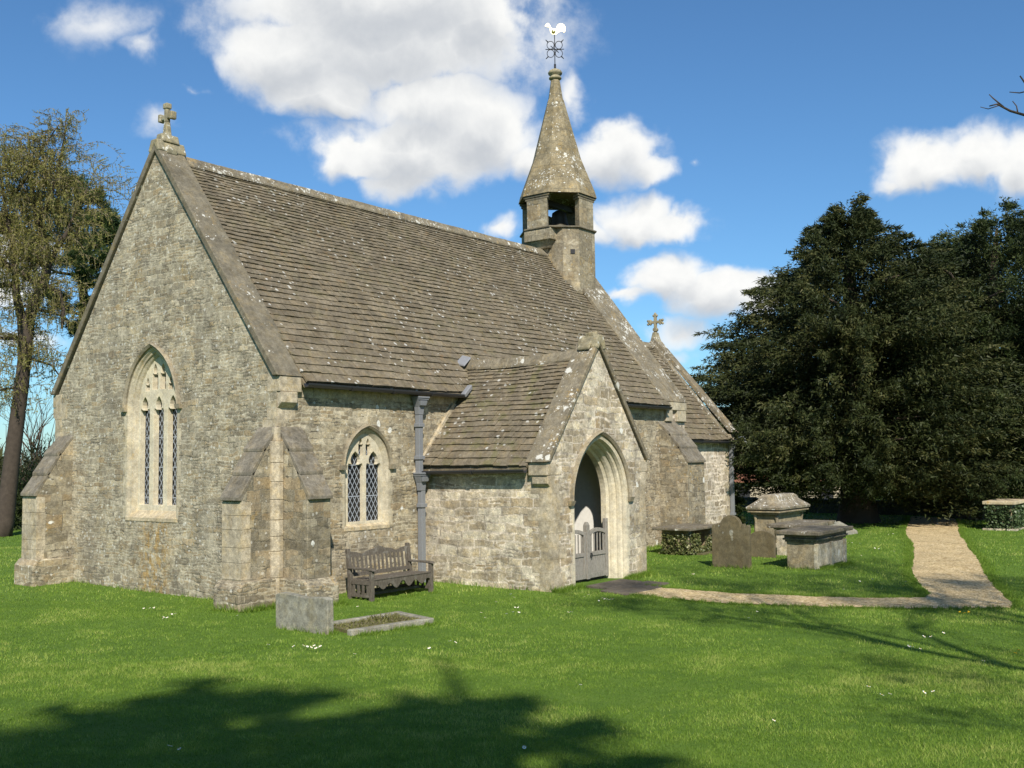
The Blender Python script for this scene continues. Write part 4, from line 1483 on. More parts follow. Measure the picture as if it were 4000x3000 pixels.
mb.px([(CY0 - .28, 3.36), (YM, 6.93), (2 * YM - CY0 + .28, 3.36), (2 * YM - CY0 + .10, 3.36), (YM, 6.70), (CY0 - .10, 3.36)], 20.72, 21.12)
mb.px([(CY0 - .12, 3.22), (YM, 6.77), (2 * YM - CY0 + .12, 3.22), (2 * YM - CY0 - .1, 3.22), (YM, 6.5), (CY0 + .1, 3.22)], 20.50, 20.715)
ccop = obj('gable_coping', mb, 'coping_white', church, bevel=0.015)
mb = MB()
mb.box((20.6, CY0 - .12, 2.98), (21.05, CY0 + .2, 3.3))
obj('kneeler', mb, 'quoin', ccop, bevel=.02)
mb = MB()          # budded cross
cx, cz = 20.9, 6.86
mb.px([(YM - .17, 6.72), (YM - .08, 7.0), (YM - .05, 7.1), (YM + .05, 7.1), (YM + .08, 7.0), (YM + .17, 6.72)], cx - .14, cx + .14)
mb.box((cx - .045, YM - .05, 7.08), (cx + .045, YM + .05, 7.78))
mb.box((cx - .043, YM - .25, 7.43), (cx + .043, YM + .25, 7.53))
for dy, dz in ((-.25, 0), (.25, 0), (0, .26)):
    for ey, ez in ((0, 0), (-.05, .06), (.05, .06), (-.05, -.06), (.05, -.06)) if dz == 0 else ((0, 0), (-.06, -.02), (.06, -.02), (0, .05)):
        mb.lathe(cx, YM + dy + ey, [(.0, 7.48 + dz + ez - .052), (.04, 7.48 + dz + ez - .035), (.055, 7.48 + dz + ez), (.04, 7.48 + dz + ez + .035), (0.0, 7.48 + dz + ez + .052)], 8)
mb.px([(YM - .09, 7.2), (YM - .07, 7.26), (YM + .07, 7.26), (YM + .09, 7.2), (YM + .07, 7.14), (YM - .07, 7.14)], cx - .07, cx + .07)
obj('cross_finial', mb, 'cross', ccop, bevel=0.012)

# ------------------------------------------------------------------ bellcote
BX, BY, BR = 14.68, YM, 1.20
ROT = R(22.5)
SILL_Z, TOP_Z = 9.70, 10.80


def octo(r, a0=ROT):
    return [(BX + r * math.cos(a0 + k * math.pi / 4), BY + r * math.sin(a0 + k * math.pi / 4)) for k in range(8)]


mb = MB()
pts8 = octo(BR)
XW = 13.86
clip = [p for p in pts8 if p[0] > XW]
# octagon clipped on its west side where it stands on the gable
shaft = []
for i in range(8):
    a, b2 = pts8[i], pts8[(i + 1) % 8]
    if a[0] >= XW:
        shaft.append(a)
    if (a[0] - XW) * (b2[0] - XW) < 0:
        t = (XW - a[0]) / (b2[0] - a[0])
        shaft.append((XW, a[1] + t * (b2[1] - a[1])))
mb.pz(shaft, 6.9, SILL_Z)
bell = obj('bellcote', mb, 'belfry', church, bevel=.012)
bell['label'] = 'octagonal stone bellcote with four open sides'
# small put-log hole, dark
mb = MB()
mb.box((-.07, -.01, -.07), (.07, .02, .07))
h0 = Vector((BX, BY, 8.95)) + Vector((math.cos(R(238)), math.sin(R(238)), 0)) * (BR * math.cos(R(22.5)) / math.cos(R(13)) + .0)
nrm = Vector((math.cos(R(225)), math.sin(R(225)), 0))
tng = Vector((-nrm.y, nrm.x, 0))
mb.v = [tuple(h0 + tng * a + nrm * (.012 - b2) + Vector((0, 0, c))) for a, b2, c in mb.v]
obj('putlog_hole', mb, 'iron', bell)
# corbelled pier support on the west side
mb = MB()
xw = BX - BR * math.cos(R(22.5))
hw_ = BR * math.sin(R(22.5)) + .02
mb.box((xw - .03, BY - hw_ - .03, SILL_Z - .36), (XW + .05, BY + hw_ + .03, SILL_Z - .005))
mb.hexa([(xw + .16, BY - hw_ + .16, SILL_Z - .60), (XW + .05, BY - hw_ + .16, SILL_Z - .60), (XW + .05, BY + hw_ - .16, SILL_Z - .60), (xw + .16, BY + hw_ - .16, SILL_Z - .60),
         (xw + .03, BY - hw_ + .03, SILL_Z - .36), (XW + .05, BY - hw_ + .03, SILL_Z - .36), (XW + .05, BY + hw_ - .03, SILL_Z - .36), (xw + .03, BY + hw_ - .03, SILL_Z - .36)])
mb.hexa([(xw + .38, BY - .1, SILL_Z - .9), (XW + .05, BY - .1, SILL_Z - .9), (XW + .05, BY + .1, SILL_Z - .9), (xw + .38, BY + .1, SILL_Z - .9),
         (xw + .22, BY - hw_ + .24, SILL_Z - .60), (XW + .05, BY - hw_ + .24, SILL_Z - .60), (XW + .05, BY + hw_ - .24, SILL_Z - .60), (xw + .22, BY + hw_ - .24, SILL_Z - .60)])
obj('corbel', mb, 'belfry', bell, bevel=.02)
# string course at sill level
mb = MB()
mb.pz(octo(BR + .07), SILL_Z, SILL_Z + .055)
obj('string_course', mb, 'coping', bell, bevel=.02)
# four piers: west, south, east, north faces stay solid, the diagonal faces are open
def pier(k):
    a0 = ROT + (k) * math.pi / 4
    a1 = a0 + math.pi / 4
    e = R(3.0)
    ro, ri = BR - .015, BR * .74
    P = lambda r, a: (BX + r * math.cos(a), BY + r * math.sin(a))
    mb = MB()
    a0, a1 = a0 + R(2.5), a1 - R(3.5)
    mb.pz([P(ro, a0), P(ro, a1), P(ri, a1 - e), P(ri, a0 + e)], SILL_Z + .055, TOP_Z + .02)
    pr = obj('pier', mb, 'belfry', bell, bevel=.015)
    mb = MB()
    mb.pz([P(ro + .07, a0 - R(4)), P(ro + .07, a1 + R(4)), P(ri - .02, a1 + R(2)), P(ri - .02, a0 - R(2))], TOP_Z - .08, TOP_Z - .005)
    mb.pz([P(ro + .03, a0 - R(2.5)), P(ro + .03, a1 + R(2.5)), P(ri, a1 + R(1)), P(ri, a0 - R(1))], TOP_Z - .16, TOP_Z - .082)
    obj('cornice', mb, 'coping', pr, bevel=.015)


for k in (1, 3, 5, 7):
    pier(k)
mb = MB()
for (ra, za), (rb, zb) in zip([(BR + .09, TOP_Z + .0), (BR + .03, TOP_Z + .22), (.80, 12.12), (.27, 14.1), (.245, 14.13)], [(BR + .03, TOP_Z + .22), (.80, 12.12), (.27, 14.1), (.245, 14.13), (.14, 14.83)]):
    A, B = octo(ra), octo(rb)
    vs = [(p[0], p[1], za) for p in A] + [(p[0], p[1], zb) for p in B]
    mb.add(vs, [(i, (i + 1) % 8, 8 + (i + 1) % 8, 8 + i) for i in range(8)])
A = octo(BR + .09)
A2 = octo(.78)
mb.add([(p[0], p[1], TOP_Z) for p in A] + [(p[0], p[1], TOP_Z + .25) for p in A2], [(i, (i + 1) % 8, 8 + (i + 1) % 8, 8 + i) for i in range(8)] + [tuple(range(8, 16))])
spire = obj('spire', mb, 'spire', bell)
mb = MB()
mb.lathe(BX, BY, [(.16, 14.80), (.205, 14.83), (.205, 14.87), (.165, 14.90), (.16, 14.95), (.22, 14.98), (.235, 15.03), (.19, 15.10), (.1, 15.15), (0.05, 15.17)], 20)
obj('spire_cap', mb, 'cross', spire)
mb = MB()
mb.lathe(BX + .1, BY, [(.40, 9.85), (.36, 9.92), (.30, 10.05), (.25, 10.25), (.23, 10.42), (.12, 10.5), (.05, 10.52)], 20)
mb.box((BX - .9, BY - .09, 10.55), (BX + .9, BY + .09, 10.72))
obj('bell', mb, 'bell', bell)
mb = MB()          # raked stone at the back of the bell chamber
nn_ = Vector((math.cos(R(45)), math.sin(R(45)), 0))
tt_ = Vector((-nn_.y, nn_.x, 0))
bc_ = Vector((BX, BY, 0))
Q_ = lambda a, d, z: tuple(bc_ + nn_ * d + tt_ * a + Vector((0, 0, z)))
mb.hexa([Q_(-.5, .70, 9.72), Q_(.5, .70, 9.72), Q_(.5, .98, 9.72), Q_(-.5, .98, 9.72), Q_(-.5, .70, 10.22), Q_(.5, .70, 10.62), Q_(.5, .98, 10.62), Q_(-.5, .98, 10.22)])
obj('screen_wall', mb, 'belfry', bell)

# ------------------------------------------------------------------ weathervane
vane = empty('weathervane', (BX, BY, 15.15), 'gilded cockerel weathervane with iron scrolls on top of the spire', 'weathervane')
mb = MB()
mb.tube([(BX, BY, 15.10), (BX, BY, 15.32)], .035, 8)
mb.tube([(BX, BY, 15.1), (BX, BY, 16.33)], .014, 8)
obj('rod', mb, 'iron', vane)
for ang in (R(-53), R(10)):
    ux, uy = math.cos(ang), math.sin(ang)
    if ang < 0:
        for sx in (-1, 1):
            for sz in (-1, 1):
                mb = MB()
                mb.tube([(BX + ux * (sx * .135 + .115 * math.cos(t)), BY + uy * (sx * .135 + .115 * math.cos(t)), 15.82 + sz * .14 + .13 * math.sin(t)) for t in np.linspace(0, 2 * math.pi, 18, endpoint=False)], .012, 6, closed=True)
                e = (sx * .235, 15.82 + sz * .255)
                mb.tube([(BX + ux * sx * .21, BY + uy * sx * .21, 15.82 + sz * .235), (BX + ux * sx * .29, BY + uy * sx * .29, 15.82 + sz * .32)], [.022, .012], 6)
                obj('scroll_ring', mb, 'iron', vane)
    mb = MB()
    mb.tube([(BX - ux * .3, BY - uy * .3, 15.82), (BX + ux * .3, BY + uy * .3, 15.82)], .013, 6)
    obj('cross_arm', mb, 'iron', vane)
# cockerel plate
ck = [(-.34, .30), (-.29, .36), (-.25, .40), (-.2, .39), (-.16, .34), (-.12, .25), (-.07, .22), (0.0, .215), (.06, .20), (.08, .26), (.12, .34), (.2, .39), (.28, .38), (.35, .33), (.39, .25), (.39, .17), (.37, .10),
      (.33, .08), (.29, .115), (.2, .11), (.13, .07), (.06, .02), (-.02, .0), (-.09, .03), (-.14, .09), (-.16, .17), (-.17, .25), (-.22, .275), (-.26, .27), (-.30, .29)]
ux, uy = math.cos(R(-53)), math.sin(R(-53))
nxv, nyv = uy, -ux
mb = MB()
mb.prism([(a * .92, b2 * .98) for a, b2 in ck], lambda a, b2: (BX + ux * a - nxv * .012, BY + uy * a - nyv * .012, 16.30 + b2), lambda a, b2: (BX + ux * a + nxv * .012, BY + uy * a + nyv * .012, 16.30 + b2))
obj('cockerel', mb, 'gold', vane)
mb = MB()
cx, cy, cz = BX - ux * .03 - nxv * 0, BY - uy * .03, 16.41
mb.lathe(cx, cy, [(.0, cz - .075), (.045, cz - .06), (.07, cz - .025), (.075, cz), (.07, cz + .025), (.045, cz + .06), (0, cz + .075)], 14)
obj('ball', mb, 'gold', vane)

# ------------------------------------------------------------------ wall lamp at the chancel corner
lampo = empty('wall_lamp', (21.0, .95, 3.0), 'small swan-neck lamp hanging from the far eaves corner of the church', 'lamp')
mb = MB()
arc = [(21.02, .85, 3.10), (21.05, .72, 3.17), (21.07, .62, 3.21), (21.08, .54, 3.20), (21.08, .49, 3.14), (21.08, .485, 3.08)]
mb.tube(arc, .014, 6)
obj('arm', mb, 'lamp', lampo)
mb = MB()
mb.lathe(21.08, .485, [(.02, 3.10), (.035, 3.08), (.05, 3.03), (.07, 2.99), (.115, 2.965), (.11, 2.955), (.04, 2.97), (.02, 3.0)], 14)
obj('lamp_shade', mb, 'lamp', lampo)

# ================================================================== BENCH
bench = empty('bench', (2.05, -.9, 0.02), 'weathered grey wooden garden bench against the church wall', 'bench')
B0, B1 = 1.20, 2.90        # ends
FY, RY = -1.22, -0.62      # front and rear legs
zb = 0.0
for bx in (B0, B1 - .075):
    mb = MB()
    mb.box((bx, FY, -.06), (bx + .075, FY + .075, .555))
    obj('leg', mb, 'bench_wood', bench, bevel=.006)
    mb = MB()
    mb.prism([(RY - .04, -.06), (RY + .035, -.06), (RY + .035, .38), (RY + .10, .93), (RY + .03, .93), (RY - .04, .42)], lambda a, b: (bx, a, b), lambda a, b: (bx + .075, a, b))
    obj('leg', mb, 'bench_wood', bench, bevel=.006)
    mb = MB()
    mb.prism([(FY - .05, .555), (FY + .02, .595), (RY + .02, .60), (RY + .02, .565), (FY + .0, .555)], lambda a, b: (bx - .015, a, b), lambda a, b: (bx + .09, a, b))
    obj('armrest', mb, 'bench_wood', bench, bevel=.008)
    mb = MB()
    mb.box((bx + .02, FY + .075, .29), (bx + .055, RY - .04, .37))
    mb.box((bx + .02, FY + .075, .06), (bx + .055, RY - .04, .11))
    for k in range(4):
        yy = FY + .075 + (RY - .04 - FY - .075) * (k + .5) / 4
        mb.box((bx + .028, yy - .03, .11), (bx + .047, yy + .03, .29))
    obj('side_frame', mb, 'bench_wood', bench, bevel=.004)
mb = MB()
for k in range(5):
    y0 = FY + .01 + k * .118
    mb.box((B0 + .076, y0, .375 - .004 * k), (B1 - .076, y0 + .108, .40 - .004 * k))
obj('seat', mb, 'bench_wood', bench, bevel=.005)
mb = MB()                     # scalloped apron under the seat
N_ = 48
top, bot = [], []
for k in range(N_ + 1):
    t = k / N_
    x = B0 + .076 + (B1 - B0 - .152) * t
    s_ = abs(t - .5) * 2
    low = .24 + .055 * math.cos(s_ * math.pi * 4.4) * (1 - .2 * s_) + (.02 if s_ < .1 else 0)
    top.append((x, .373))
    bot.append((x, low))
mb.py(bot + top[::-1], FY + .02, FY + .05)
obj('apron', mb, 'bench_wood', bench, bevel=.003)
mb = MB()                     # backrest: shaped top rail, slats and lower rail
lo, hi = [], []
for k in range(N_ + 1):
    t = k / N_
    s_ = abs(t - .5) * 2
    x = B0 + .076 + (B1 - B0 - .152) * t
    hz = .875 + .045 * math.cos(s_ * math.pi * 1.6) + .012 * math.cos(s_ * math.pi * 5)
    hi.append((x, hz))
    lo.append((x, .775))
mb.prism(lo + hi[::-1], lambda a, b: (a, RY - .005 + (b - .42) * .118 - .02, b), lambda a, b: (a, RY + .03 + (b - .42) * .118 - .02, b))
mb.box((B0 + .076, RY - .04, .42), (B1 - .076, RY - .005, .49))
ns = 14
for k in range(ns):
    c = B0 + .076 + (B1 - B0 - .152) * (k + .5) / ns
    P = lambda a, b, d: (a, RY - .02 + (b - .42) * .118 - .012 + d, b)
    mb.hexa([P(c - .024, .48, 0), P(c + .024, .48, 0), P(c + .024, .48, .018), P(c - .024, .48, .018), P(c - .024, .79, 0), P(c + .024, .79, 0), P(c + .024, .79, .018), P(c - .024, .79, .018)])
obj('backrest', mb, 'bench_wood', bench, bevel=.003)
mb = MB()
mb.box((B0 + .076, RY - .03, .08), (B1 - .076, RY + .01, .14))
mb.box((B0 + .076, (FY + RY) / 2 - .02, .07), (B1 - .076, (FY + RY) / 2 + .02, .12))
obj('stretcher', mb, 'bench_wood', bench, bevel=.004)


# ================================================================== GRAVES
def slab_outline(pts, x0, x1, mb=None, lean=0.0):
    mb = mb or MB()
    mb.prism(pts, lambda a, b: (x0 + lean * b, a, b), lambda a, b: (x1 + lean * b, a, b))
    return mb


def hs_profile(yc, hw, shoulder, top, style):
    """outline of a headstone in (y, z), from lower right to lower left"""
    if style == 'scalloped':
        half = [(1.0, -.25), (1.0, shoulder - .12), (.985, shoulder - .04), (.93, shoulder), (.86, shoulder - .01), (.81, shoulder - .06), (.79, shoulder - .11), (.77, shoulder - .05), (.72, shoulder + .02), (.65, shoulder + .02), (.60, shoulder - .03), (.575, shoulder - .09)]
        r = .555
        arcp = [(r * math.cos(t), shoulder - .05 + (top - shoulder + .05) * math.sin(t)) for t in np.linspace(.12, math.pi / 2, 9)]
        half += arcp
    elif style == 'round':
        half = [(1.0, -.2)] + [(math.cos(t), shoulder + (top - shoulder) * math.sin(t)) for t in np.linspace(.05, math.pi / 2, 9)]
    else:
        half = [(1.0, -.25), (1.0, shoulder), (.55, top), (0.0, top)]
    right = [(yc - a * hw, b) for a, b in half]
    left = [(yc + a * hw, b) for a, b in reversed(half[:-1])]
    return right + left


o = obj('headstone', slab_outline(hs_profile(-4.28, .465, .99, 1.20, 'scalloped'), 9.70, 9.82, lean=.02), 'headstone', loc=(9.75, -4.28, 0), bevel=.012)
setp(o, 'tall brown headstone with scalloped shoulders and a pale lichen spot', 'headstone')
for yy, zz, ry, rz in ((-4.31, .80, .045, .075), (-4.325, .70, .03, .035), (-4.33, .645, .022, .025), (-4.10, .80, .022, .025), (-4.0, .95, .015, .02)):
    mb = MB()
    pr = [(yy + ry * math.cos(t) * (1 + .12 * math.sin(3 * t)), zz + rz * math.sin(t)) for t in np.linspace(0, 2 * math.pi, 16, endpoint=False)]
    mb.prism(pr, lambda a, b: (9.6955 + .02 * b, a, b), lambda a, b: (9.71 + .02 * b, a, b))
    obj('lichen_patch', mb, 'headstone_grey', o)
o = obj('headstone', slab_outline(hs_profile(-3.88, .33, .50, .66, 'round'), 12.35, 12.46, lean=.03), 'headstone', loc=(12.4, -3.88, 0), bevel=.012)
setp(o, 'low round-topped brown headstone, half hidden behind the scalloped one', 'headstone')
prf = [(-3.27, -.3), (-3.27, .53), (-3.2, .56), (-3.0, .545), (-2.75, .53), (-2.5, .555), (-2.2, .565), (-2.1, .53), (-2.1, -.3)]
o = obj('headstone', slab_outline(prf, -1.77, -1.64, lean=-.02), 'headstone_grey', loc=(-1.7, -2.7, 0), bevel=.015)
setp(o, 'plain pale grey headstone with a straight worn top before the corner buttresses', 'headstone')

# kerbed grave behind it
kg = empty('kerbed_grave', (-.75, -3.25, 0), 'low rectangular grave with lichened stone kerbs and mossy bed', 'grave')
A_, B_, C_, D_ = Vector((-1.62, -3.62, 0)), Vector((-.02, -3.82, 0)), Vector((.16, -2.88, 0)), Vector((-1.45, -2.68, 0))


def kerb(p, q, w, h):
    d = (q - p).normalized()
    s_ = Vector((-d.y, d.x, 0)) * w
    mb = MB()
    z0p, z0q = gz(p.x, p.y), gz(q.x, q.y)
    mb.hexa([p + Vector((0, 0, z0p - .2)), q + Vector((0, 0, z0q - .2)), q + s_ + Vector((0, 0, z0q - .2)), p + s_ + Vector((0, 0, z0p - .2)),
             p + Vector((0, 0, z0p + h)), q + Vector((0, 0, z0q + h)), q + s_ + Vector((0, 0, z0q + h)), p + s_ + Vector((0, 0, z0p + h))])
    return obj('kerb_stone', mb, 'headstone_grey', kg, bevel=.015)


kerb(A_, B_, .12, .085)
kerb(B_, C_, .12, .085)
kerb(C_, D_, .12, .085)
mb = MB()
ii = .1
mb.pz([(A_.x + ii, A_.y + ii), (B_.x - ii, B_.y + ii), (C_.x - ii, C_.y - ii), (D_.x + ii, D_.y - ii)], -.1, .055)
obj('grave_bed', mb, 'soil', kg)
n = 900
a, b2 = rng.random(n), rng.random(n)
P = np.outer((1 - a) * (1 - b2), A_) + np.outer(a * (1 - b2), B_) + np.outer(a * b2, C_) + np.outer((1 - a) * b2, D_)
P[:, 2] = .05
keep = (a > .07) & (a < .93) & (b2 > .12) & (b2 < .88)
P = P[keep]
n = len(P)
clump = np.exp(-((P[:, 0] + .35) / .28) ** 2 - ((P[:, 1] + 3.02) / .18) ** 2)
D = np.stack([rng.normal(0, .7, n), rng.normal(0, .7, n), np.full(n, 1.0)], 1)
gp_ = tri_mesh('grave_plants', leaves(P, D, .03 + .11 * clump + .02 * rng.random(n), .03), rng.random(n), 'bramble', kg)
gp_['kind'] = 'stuff'

# chest tombs ---------------------------------------------------------------
ct = empty('chest_tomb', (11.2, -5.73, 0), 'chest tomb with thick eroded overhanging lid, pale side panel, nearest of the tombs', 'tomb')
x0, x1, y0, y1 = 10.28, 12.15, -6.05, -5.40
mb = MB()
mb.box((x0, y0, -.2), (x1, y1, .60))
ctb = obj('body', mb, 'tomb_brown', ct, bevel=.012)
mb = MB()
mb.prism([(x0 + .08, .05), (x1 - .08, .05), (x1 - .08, .54), (x0 + .08, .54)], lambda a, b: (a, y0 - .035, b), lambda a, b: (a, y0 + .02, b))
for k in range(3):
    xx = x0 + .06 + k * (x1 - x0 - .12) / 2
    mb.hexa([(xx - .07, y0 - .06, 0), (xx + .07, y0 - .06, 0), (xx + .07, y0 + .02, 0), (xx - .07, y0 + .02, 0), (xx - .06, y0 - .075, .57), (xx + .06, y0 - .075, .57), (xx + .06, y0 + .02, .57), (xx - .06, y0 + .02, .57)])
obj('side_panel', mb, 'tomb_pale', ct, bevel=.01)
mb = MB()
mb.box((x0 - .03, y0 - .05, .60), (x1 + .03, y1 + .03, .645))
mb.box((x0 - .07, y0 - .09, .645), (x1 + .07, y1 + .07, .69))
mb.box((x0 - .04, y0 - .06, .69), (x1 + .04, y1 + .04, .76))
obj('moulding', mb, 'tomb_lid', ct, bevel=.014)


def ragged_slab(xa, xb, ya, yb, za, zb_, amp, n=9, name='lid', parent=None, mat='tomb_lid'):
    pts = []
    for k in range(n):
        pts.append((xa + (xb - xa) * k / n + random.uniform(-amp, amp) * (k > 0), ya + random.uniform(-amp, amp)))
    for k in range(5):
        pts.append((xb + random.uniform(-amp, amp), ya + (yb - ya) * k / 5 + random.uniform(-amp, amp) * (k > 0)))
    for k in range(n):
        pts.append((xb + (xa - xb) * k / n, yb + random.uniform(-amp, amp)))
    for k in range(5):
        pts.append((xa + random.uniform(-amp, amp), yb + (ya - yb) * k / 5))
    mb = MB()
    mb.pz(pts, za, zb_)
    return obj(name, mb, mat, parent, bevel=.02)


ragged_slab(x0 - .19, x1 + .15, y0 - .19, y1 + .17, .765, .86, .022, parent=ct)

ct = empty('chest_tomb', (14.0, -4.27, 0), 'chest tomb with flat broken lid, half hidden between two other tombs', 'tomb')
mb = MB()
mb.box((13.1, -4.62, -.2), (14.9, -3.95, .66))
obj('body', mb, 'tomb_pale', ct, bevel=.012)
mb = MB()
mb.box((13.05, -4.67, .66), (14.95, -3.9, .70))
obj('moulding', mb, 'tomb_pale', ct, bevel=.012)
ragged_slab(12.93, 15.1, -4.80, -3.77, .705, .80, .02, parent=ct)

ct = empty('chest_tomb', (16.0, -2.8, 0), 'tall tomb with moulded cornice, corner balusters and hipped lid white with lichen', 'tomb')
x0, x1, y0, y1 = 15.15, 16.95, -3.10, -2.48
mb = MB()
mb.box((x0 - .08, y0 - .08, -.2), (x1 + .08, y1 + .08, .12))
obj('base', mb, 'tomb_pale', ct, bevel=.02)
mb = MB()
mb.box((x0, y0, .12), (x1, y1, .90))
obj('body', mb, 'tomb_brown', ct, bevel=.015)
for xx, yy in ((x0, y0), (x0, y1), (x1, y0), (x1, y1)):
    mb = MB()
    mb.lathe(xx, yy, [(.045, .12), (.055, .15), (.04, .19), (.028, .24), (.05, .42), (.048, .52), (.03, .70), (.04, .76), (.055, .82), (.06, .90)], 14)
    obj('baluster', mb, 'tomb_brown', ct)
mb = MB()
mb.box((x0 - .10, y0 - .10, .90), (x1 + .10, y1 + .10, .96))
mb.box((x0 - .17, y0 - .17, .96), (x1 + .17, y1 + .17, 1.01))
mb.box((x0 - .13, y0 - .13, 1.01), (x1 + .13, y1 + .13, 1.05))
obj('cornice', mb, 'tomb_brown', ct, bevel=.014)
mb = MB()
q = [(x0 - .20, y0 - .20, x1 + .20, y1 + .20, 1.05), (x0 - .21, y0 - .21, x1 + .21, y1 + .21, 1.11), (x0 + .02, y0 + .06, x1 - .02, y1 - .06, 1.31), (x0 + .05, y0 + .09, x1 - .05, y1 - .09, 1.40), (x0 + .14, y0 + .16, x1 - .14, y1 - .16, 1.45)]
for a, b2 in zip(q[:-1], q[1:]):
    mb.add([(a[0], a[1], a[4]), (a[2], a[1], a[4]), (a[2], a[3], a[4]), (a[0], a[3], a[4]), (b2[0], b2[1], b2[4]), (b2[2], b2[1], b2[4]), (b2[2], b2[3], b2[4]), (b2[0], b2[3], b2[4])],
           [(0, 1, 5, 4), (1, 2, 6, 5), (2, 3, 7, 6), (3, 0, 4, 7)])
a, b2 = q[-1], q[0]
mb.add([(a[0], a[1], a[4]), (a[2], a[1], a[4]), (a[2], a[3], a[4]), (a[0], a[3], a[4])], [(0, 1, 2, 3)])
mb.add([(b2[0], b2[1], b2[4]), (b2[2], b2[1], b2[4]), (b2[2], b2[3], b2[4]), (b2[0], b2[3], b2[4])], [(3, 2, 1, 0)])
obj('lid', mb, 'tomb_hip', ct, bevel=.02)


def ivy_patch(name, parent, faces, n, L, mat):
    """faces: list of (origin, u, v, normal); leaves are scattered on them"""
    Ps, Ds = [], []
    area = [np.linalg.norm(np.cross(u, v)) for _, u, v, _ in faces]
    for (o_, u, v, nn), ar in zip(faces, area):
        k = int(n * ar / sum(area))
        a, b_ = rng.random(k), rng.random(k)
        base = np.array(o_) + np.outer(a, u) + np.outer(b_, v) + np.outer(rng.random(k) ** 1.5 * .10, nn)
        Ps.append(base)
        Ds.append(np.array(nn) * .7 + rng.normal(0, .55, (k, 3)) + np.array((0, 0, -.5)))
    P, D = np.concatenate(Ps), np.concatenate(Ds)
    k = len(P)
    # two triangles make one small leaf
    D = unit(D)
    side = unit(np.cross(D, rng.normal(size=(k, 3))))
    l = (L * rng.uniform(.6, 1.3, k))[:, None]
    tip = P + D * l
    m_ = P + D * l * .45
    t1 = np.stack([P, m_ + side * l * .42, tip], 1)
    t2 = np.stack([P, tip, m_ - side * l * .42], 1)
    tone = rng.random(k)
    return tri_mesh(name, np.concatenate([t1, t2]), np.concatenate([tone, tone]), mat, parent)


tt = empty('table_tomb', (12.75, -1.6, 0), 'ivy-grown table tomb with a flat stone slab beside the buttress', 'tomb')
ragged_slab(11.85, 13.75, -2.14, -1.0, .625, .70, .012, n=6, name='slab', parent=tt)
for xx in (12.05, 13.3):
    mb = MB()
    mb.box((xx, -1.98, -.2), (xx + .18, -1.2, .62))
    obj('leg', mb, 'tomb_brown', tt, bevel=.01)
ivy_patch('ivy', tt, [((12.02, -1.22, .0), (0, -.80, 0), (0, 0, .54), (-1, 0, 0)), ((12.02, -2.02, .0), (.45, 0, 0), (0, 0, .56), (0, -1, 0)),
                      ((12.9, -2.0, .0), (.6, 0, 0), (0, 0, .46), (0, -1, 0)), ((11.9, -1.2, .02), (0, -.9, 0), (.4, 0, .1), (-.5, -.2, .6)), ((12.2, -2.15, .02), (1.0, 0, 0), (0, .2, .1), (0, -.5, .6))], 2600, .06, 'ivy')
mb = MB()
mb.pz([(12.2, -2.3), (13.5, -2.4), (13.6, -1.3), (12.2, -1.3)], -.1, .035)
obj('leaf_litter', mb, 'soil', tt)

led = MB()
led.hexa([(20.1, -3.30, -.1), (21.1, -3.35, -.1), (21.1, -2.7, -.1), (20.1, -2.7, -.1), (20.2, -3.25, .10), (21.1, -3.3, .10), (21.0, -2.75, .40), (20.1, -2.75, .40)])
o = obj('ledger_slab', led, 'headstone_grey', loc=(20.7, -3, 0), bevel=.02)
setp(o, 'tilted grey ledger slab lying in the grass behind the tombs', 'grave slab')

ct = empty('chest_tomb', (25.4, -6.85, 0), 'pale-topped chest tomb clad in green ivy, apart on the far side of the path', 'tomb')
mb = MB()
mb.box((24.55, -7.2, -.2), (26.4, -6.46, .84))
obj('body', mb, 'tomb_brown', ct, bevel=.015)
mb = MB()
mb.box((24.42, -7.33, .84), (26.55, -6.33, .95))
obj('lid', mb, 'sill_stone', ct, bevel=.02)
mb = MB()
mb.box((24.4, -7.35, -.15), (26.55, -6.3, .06))
obj('base', mb, 'tomb_pale', ct, bevel=.02)
ivy_patch('ivy', ct, [((24.53, -6.42, .02), (0, -.80, 0), (0, 0, .80), (-1, 0, 0)), ((24.53, -7.22, .02), (1.9, 0, 0), (0, 0, .78), (0, -1, 0))], 2600, .085, 'ivy_dark')

# ================================================================== BEYOND THE CHURCHYARD
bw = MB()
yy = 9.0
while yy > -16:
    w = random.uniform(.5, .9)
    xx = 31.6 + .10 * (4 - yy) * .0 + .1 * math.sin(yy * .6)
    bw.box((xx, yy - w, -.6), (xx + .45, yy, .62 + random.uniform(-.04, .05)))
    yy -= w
o = obj('boundary_wall', bw, 'wall_shaded', loc=(31.8, -3, 0), bevel=.02)
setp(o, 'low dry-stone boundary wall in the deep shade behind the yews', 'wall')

hs = empty('house', (50, 11, -2.0), 'pale rendered cottage with an orange tiled roof glimpsed under the yew', 'house')
# local axes along the front
hu = Vector((.605, -.797, 0))
hn = Vector((-.797, -.605, 0))
hc = Vector((49.6, 11.4, 0))
HP = lambda a, b, z: tuple(hc + hu * a - hn * b + Vector((0, 0, z)))
mb = MB()
mb.hexa([HP(-4.5, 0, -2.6), HP(4.5, 0, -2.6), HP(4.5, 5, -2.6), HP(-4.5, 5, -2.6), HP(-4.5, 0, .95), HP(4.5, 0, .95), HP(4.5, 5, .95), HP(-4.5, 5, .95)])
obj('wall', mb, 'far_wall', hs)
mb = MB()
mb.add([HP(-4.8, -.35, .85), HP(4.8, -.35, .85), HP(4.8, 2.5, 3.3), HP(-4.8, 2.5, 3.3), HP(-4.8, 5.35, .85), HP(4.8, 5.35, .85)], [(0, 1, 2, 3), (3, 2, 5, 4), (0, 3, 4), (1, 5, 2), (0, 4, 5, 1)])
obj('roof', mb, 'far_roof', hs)
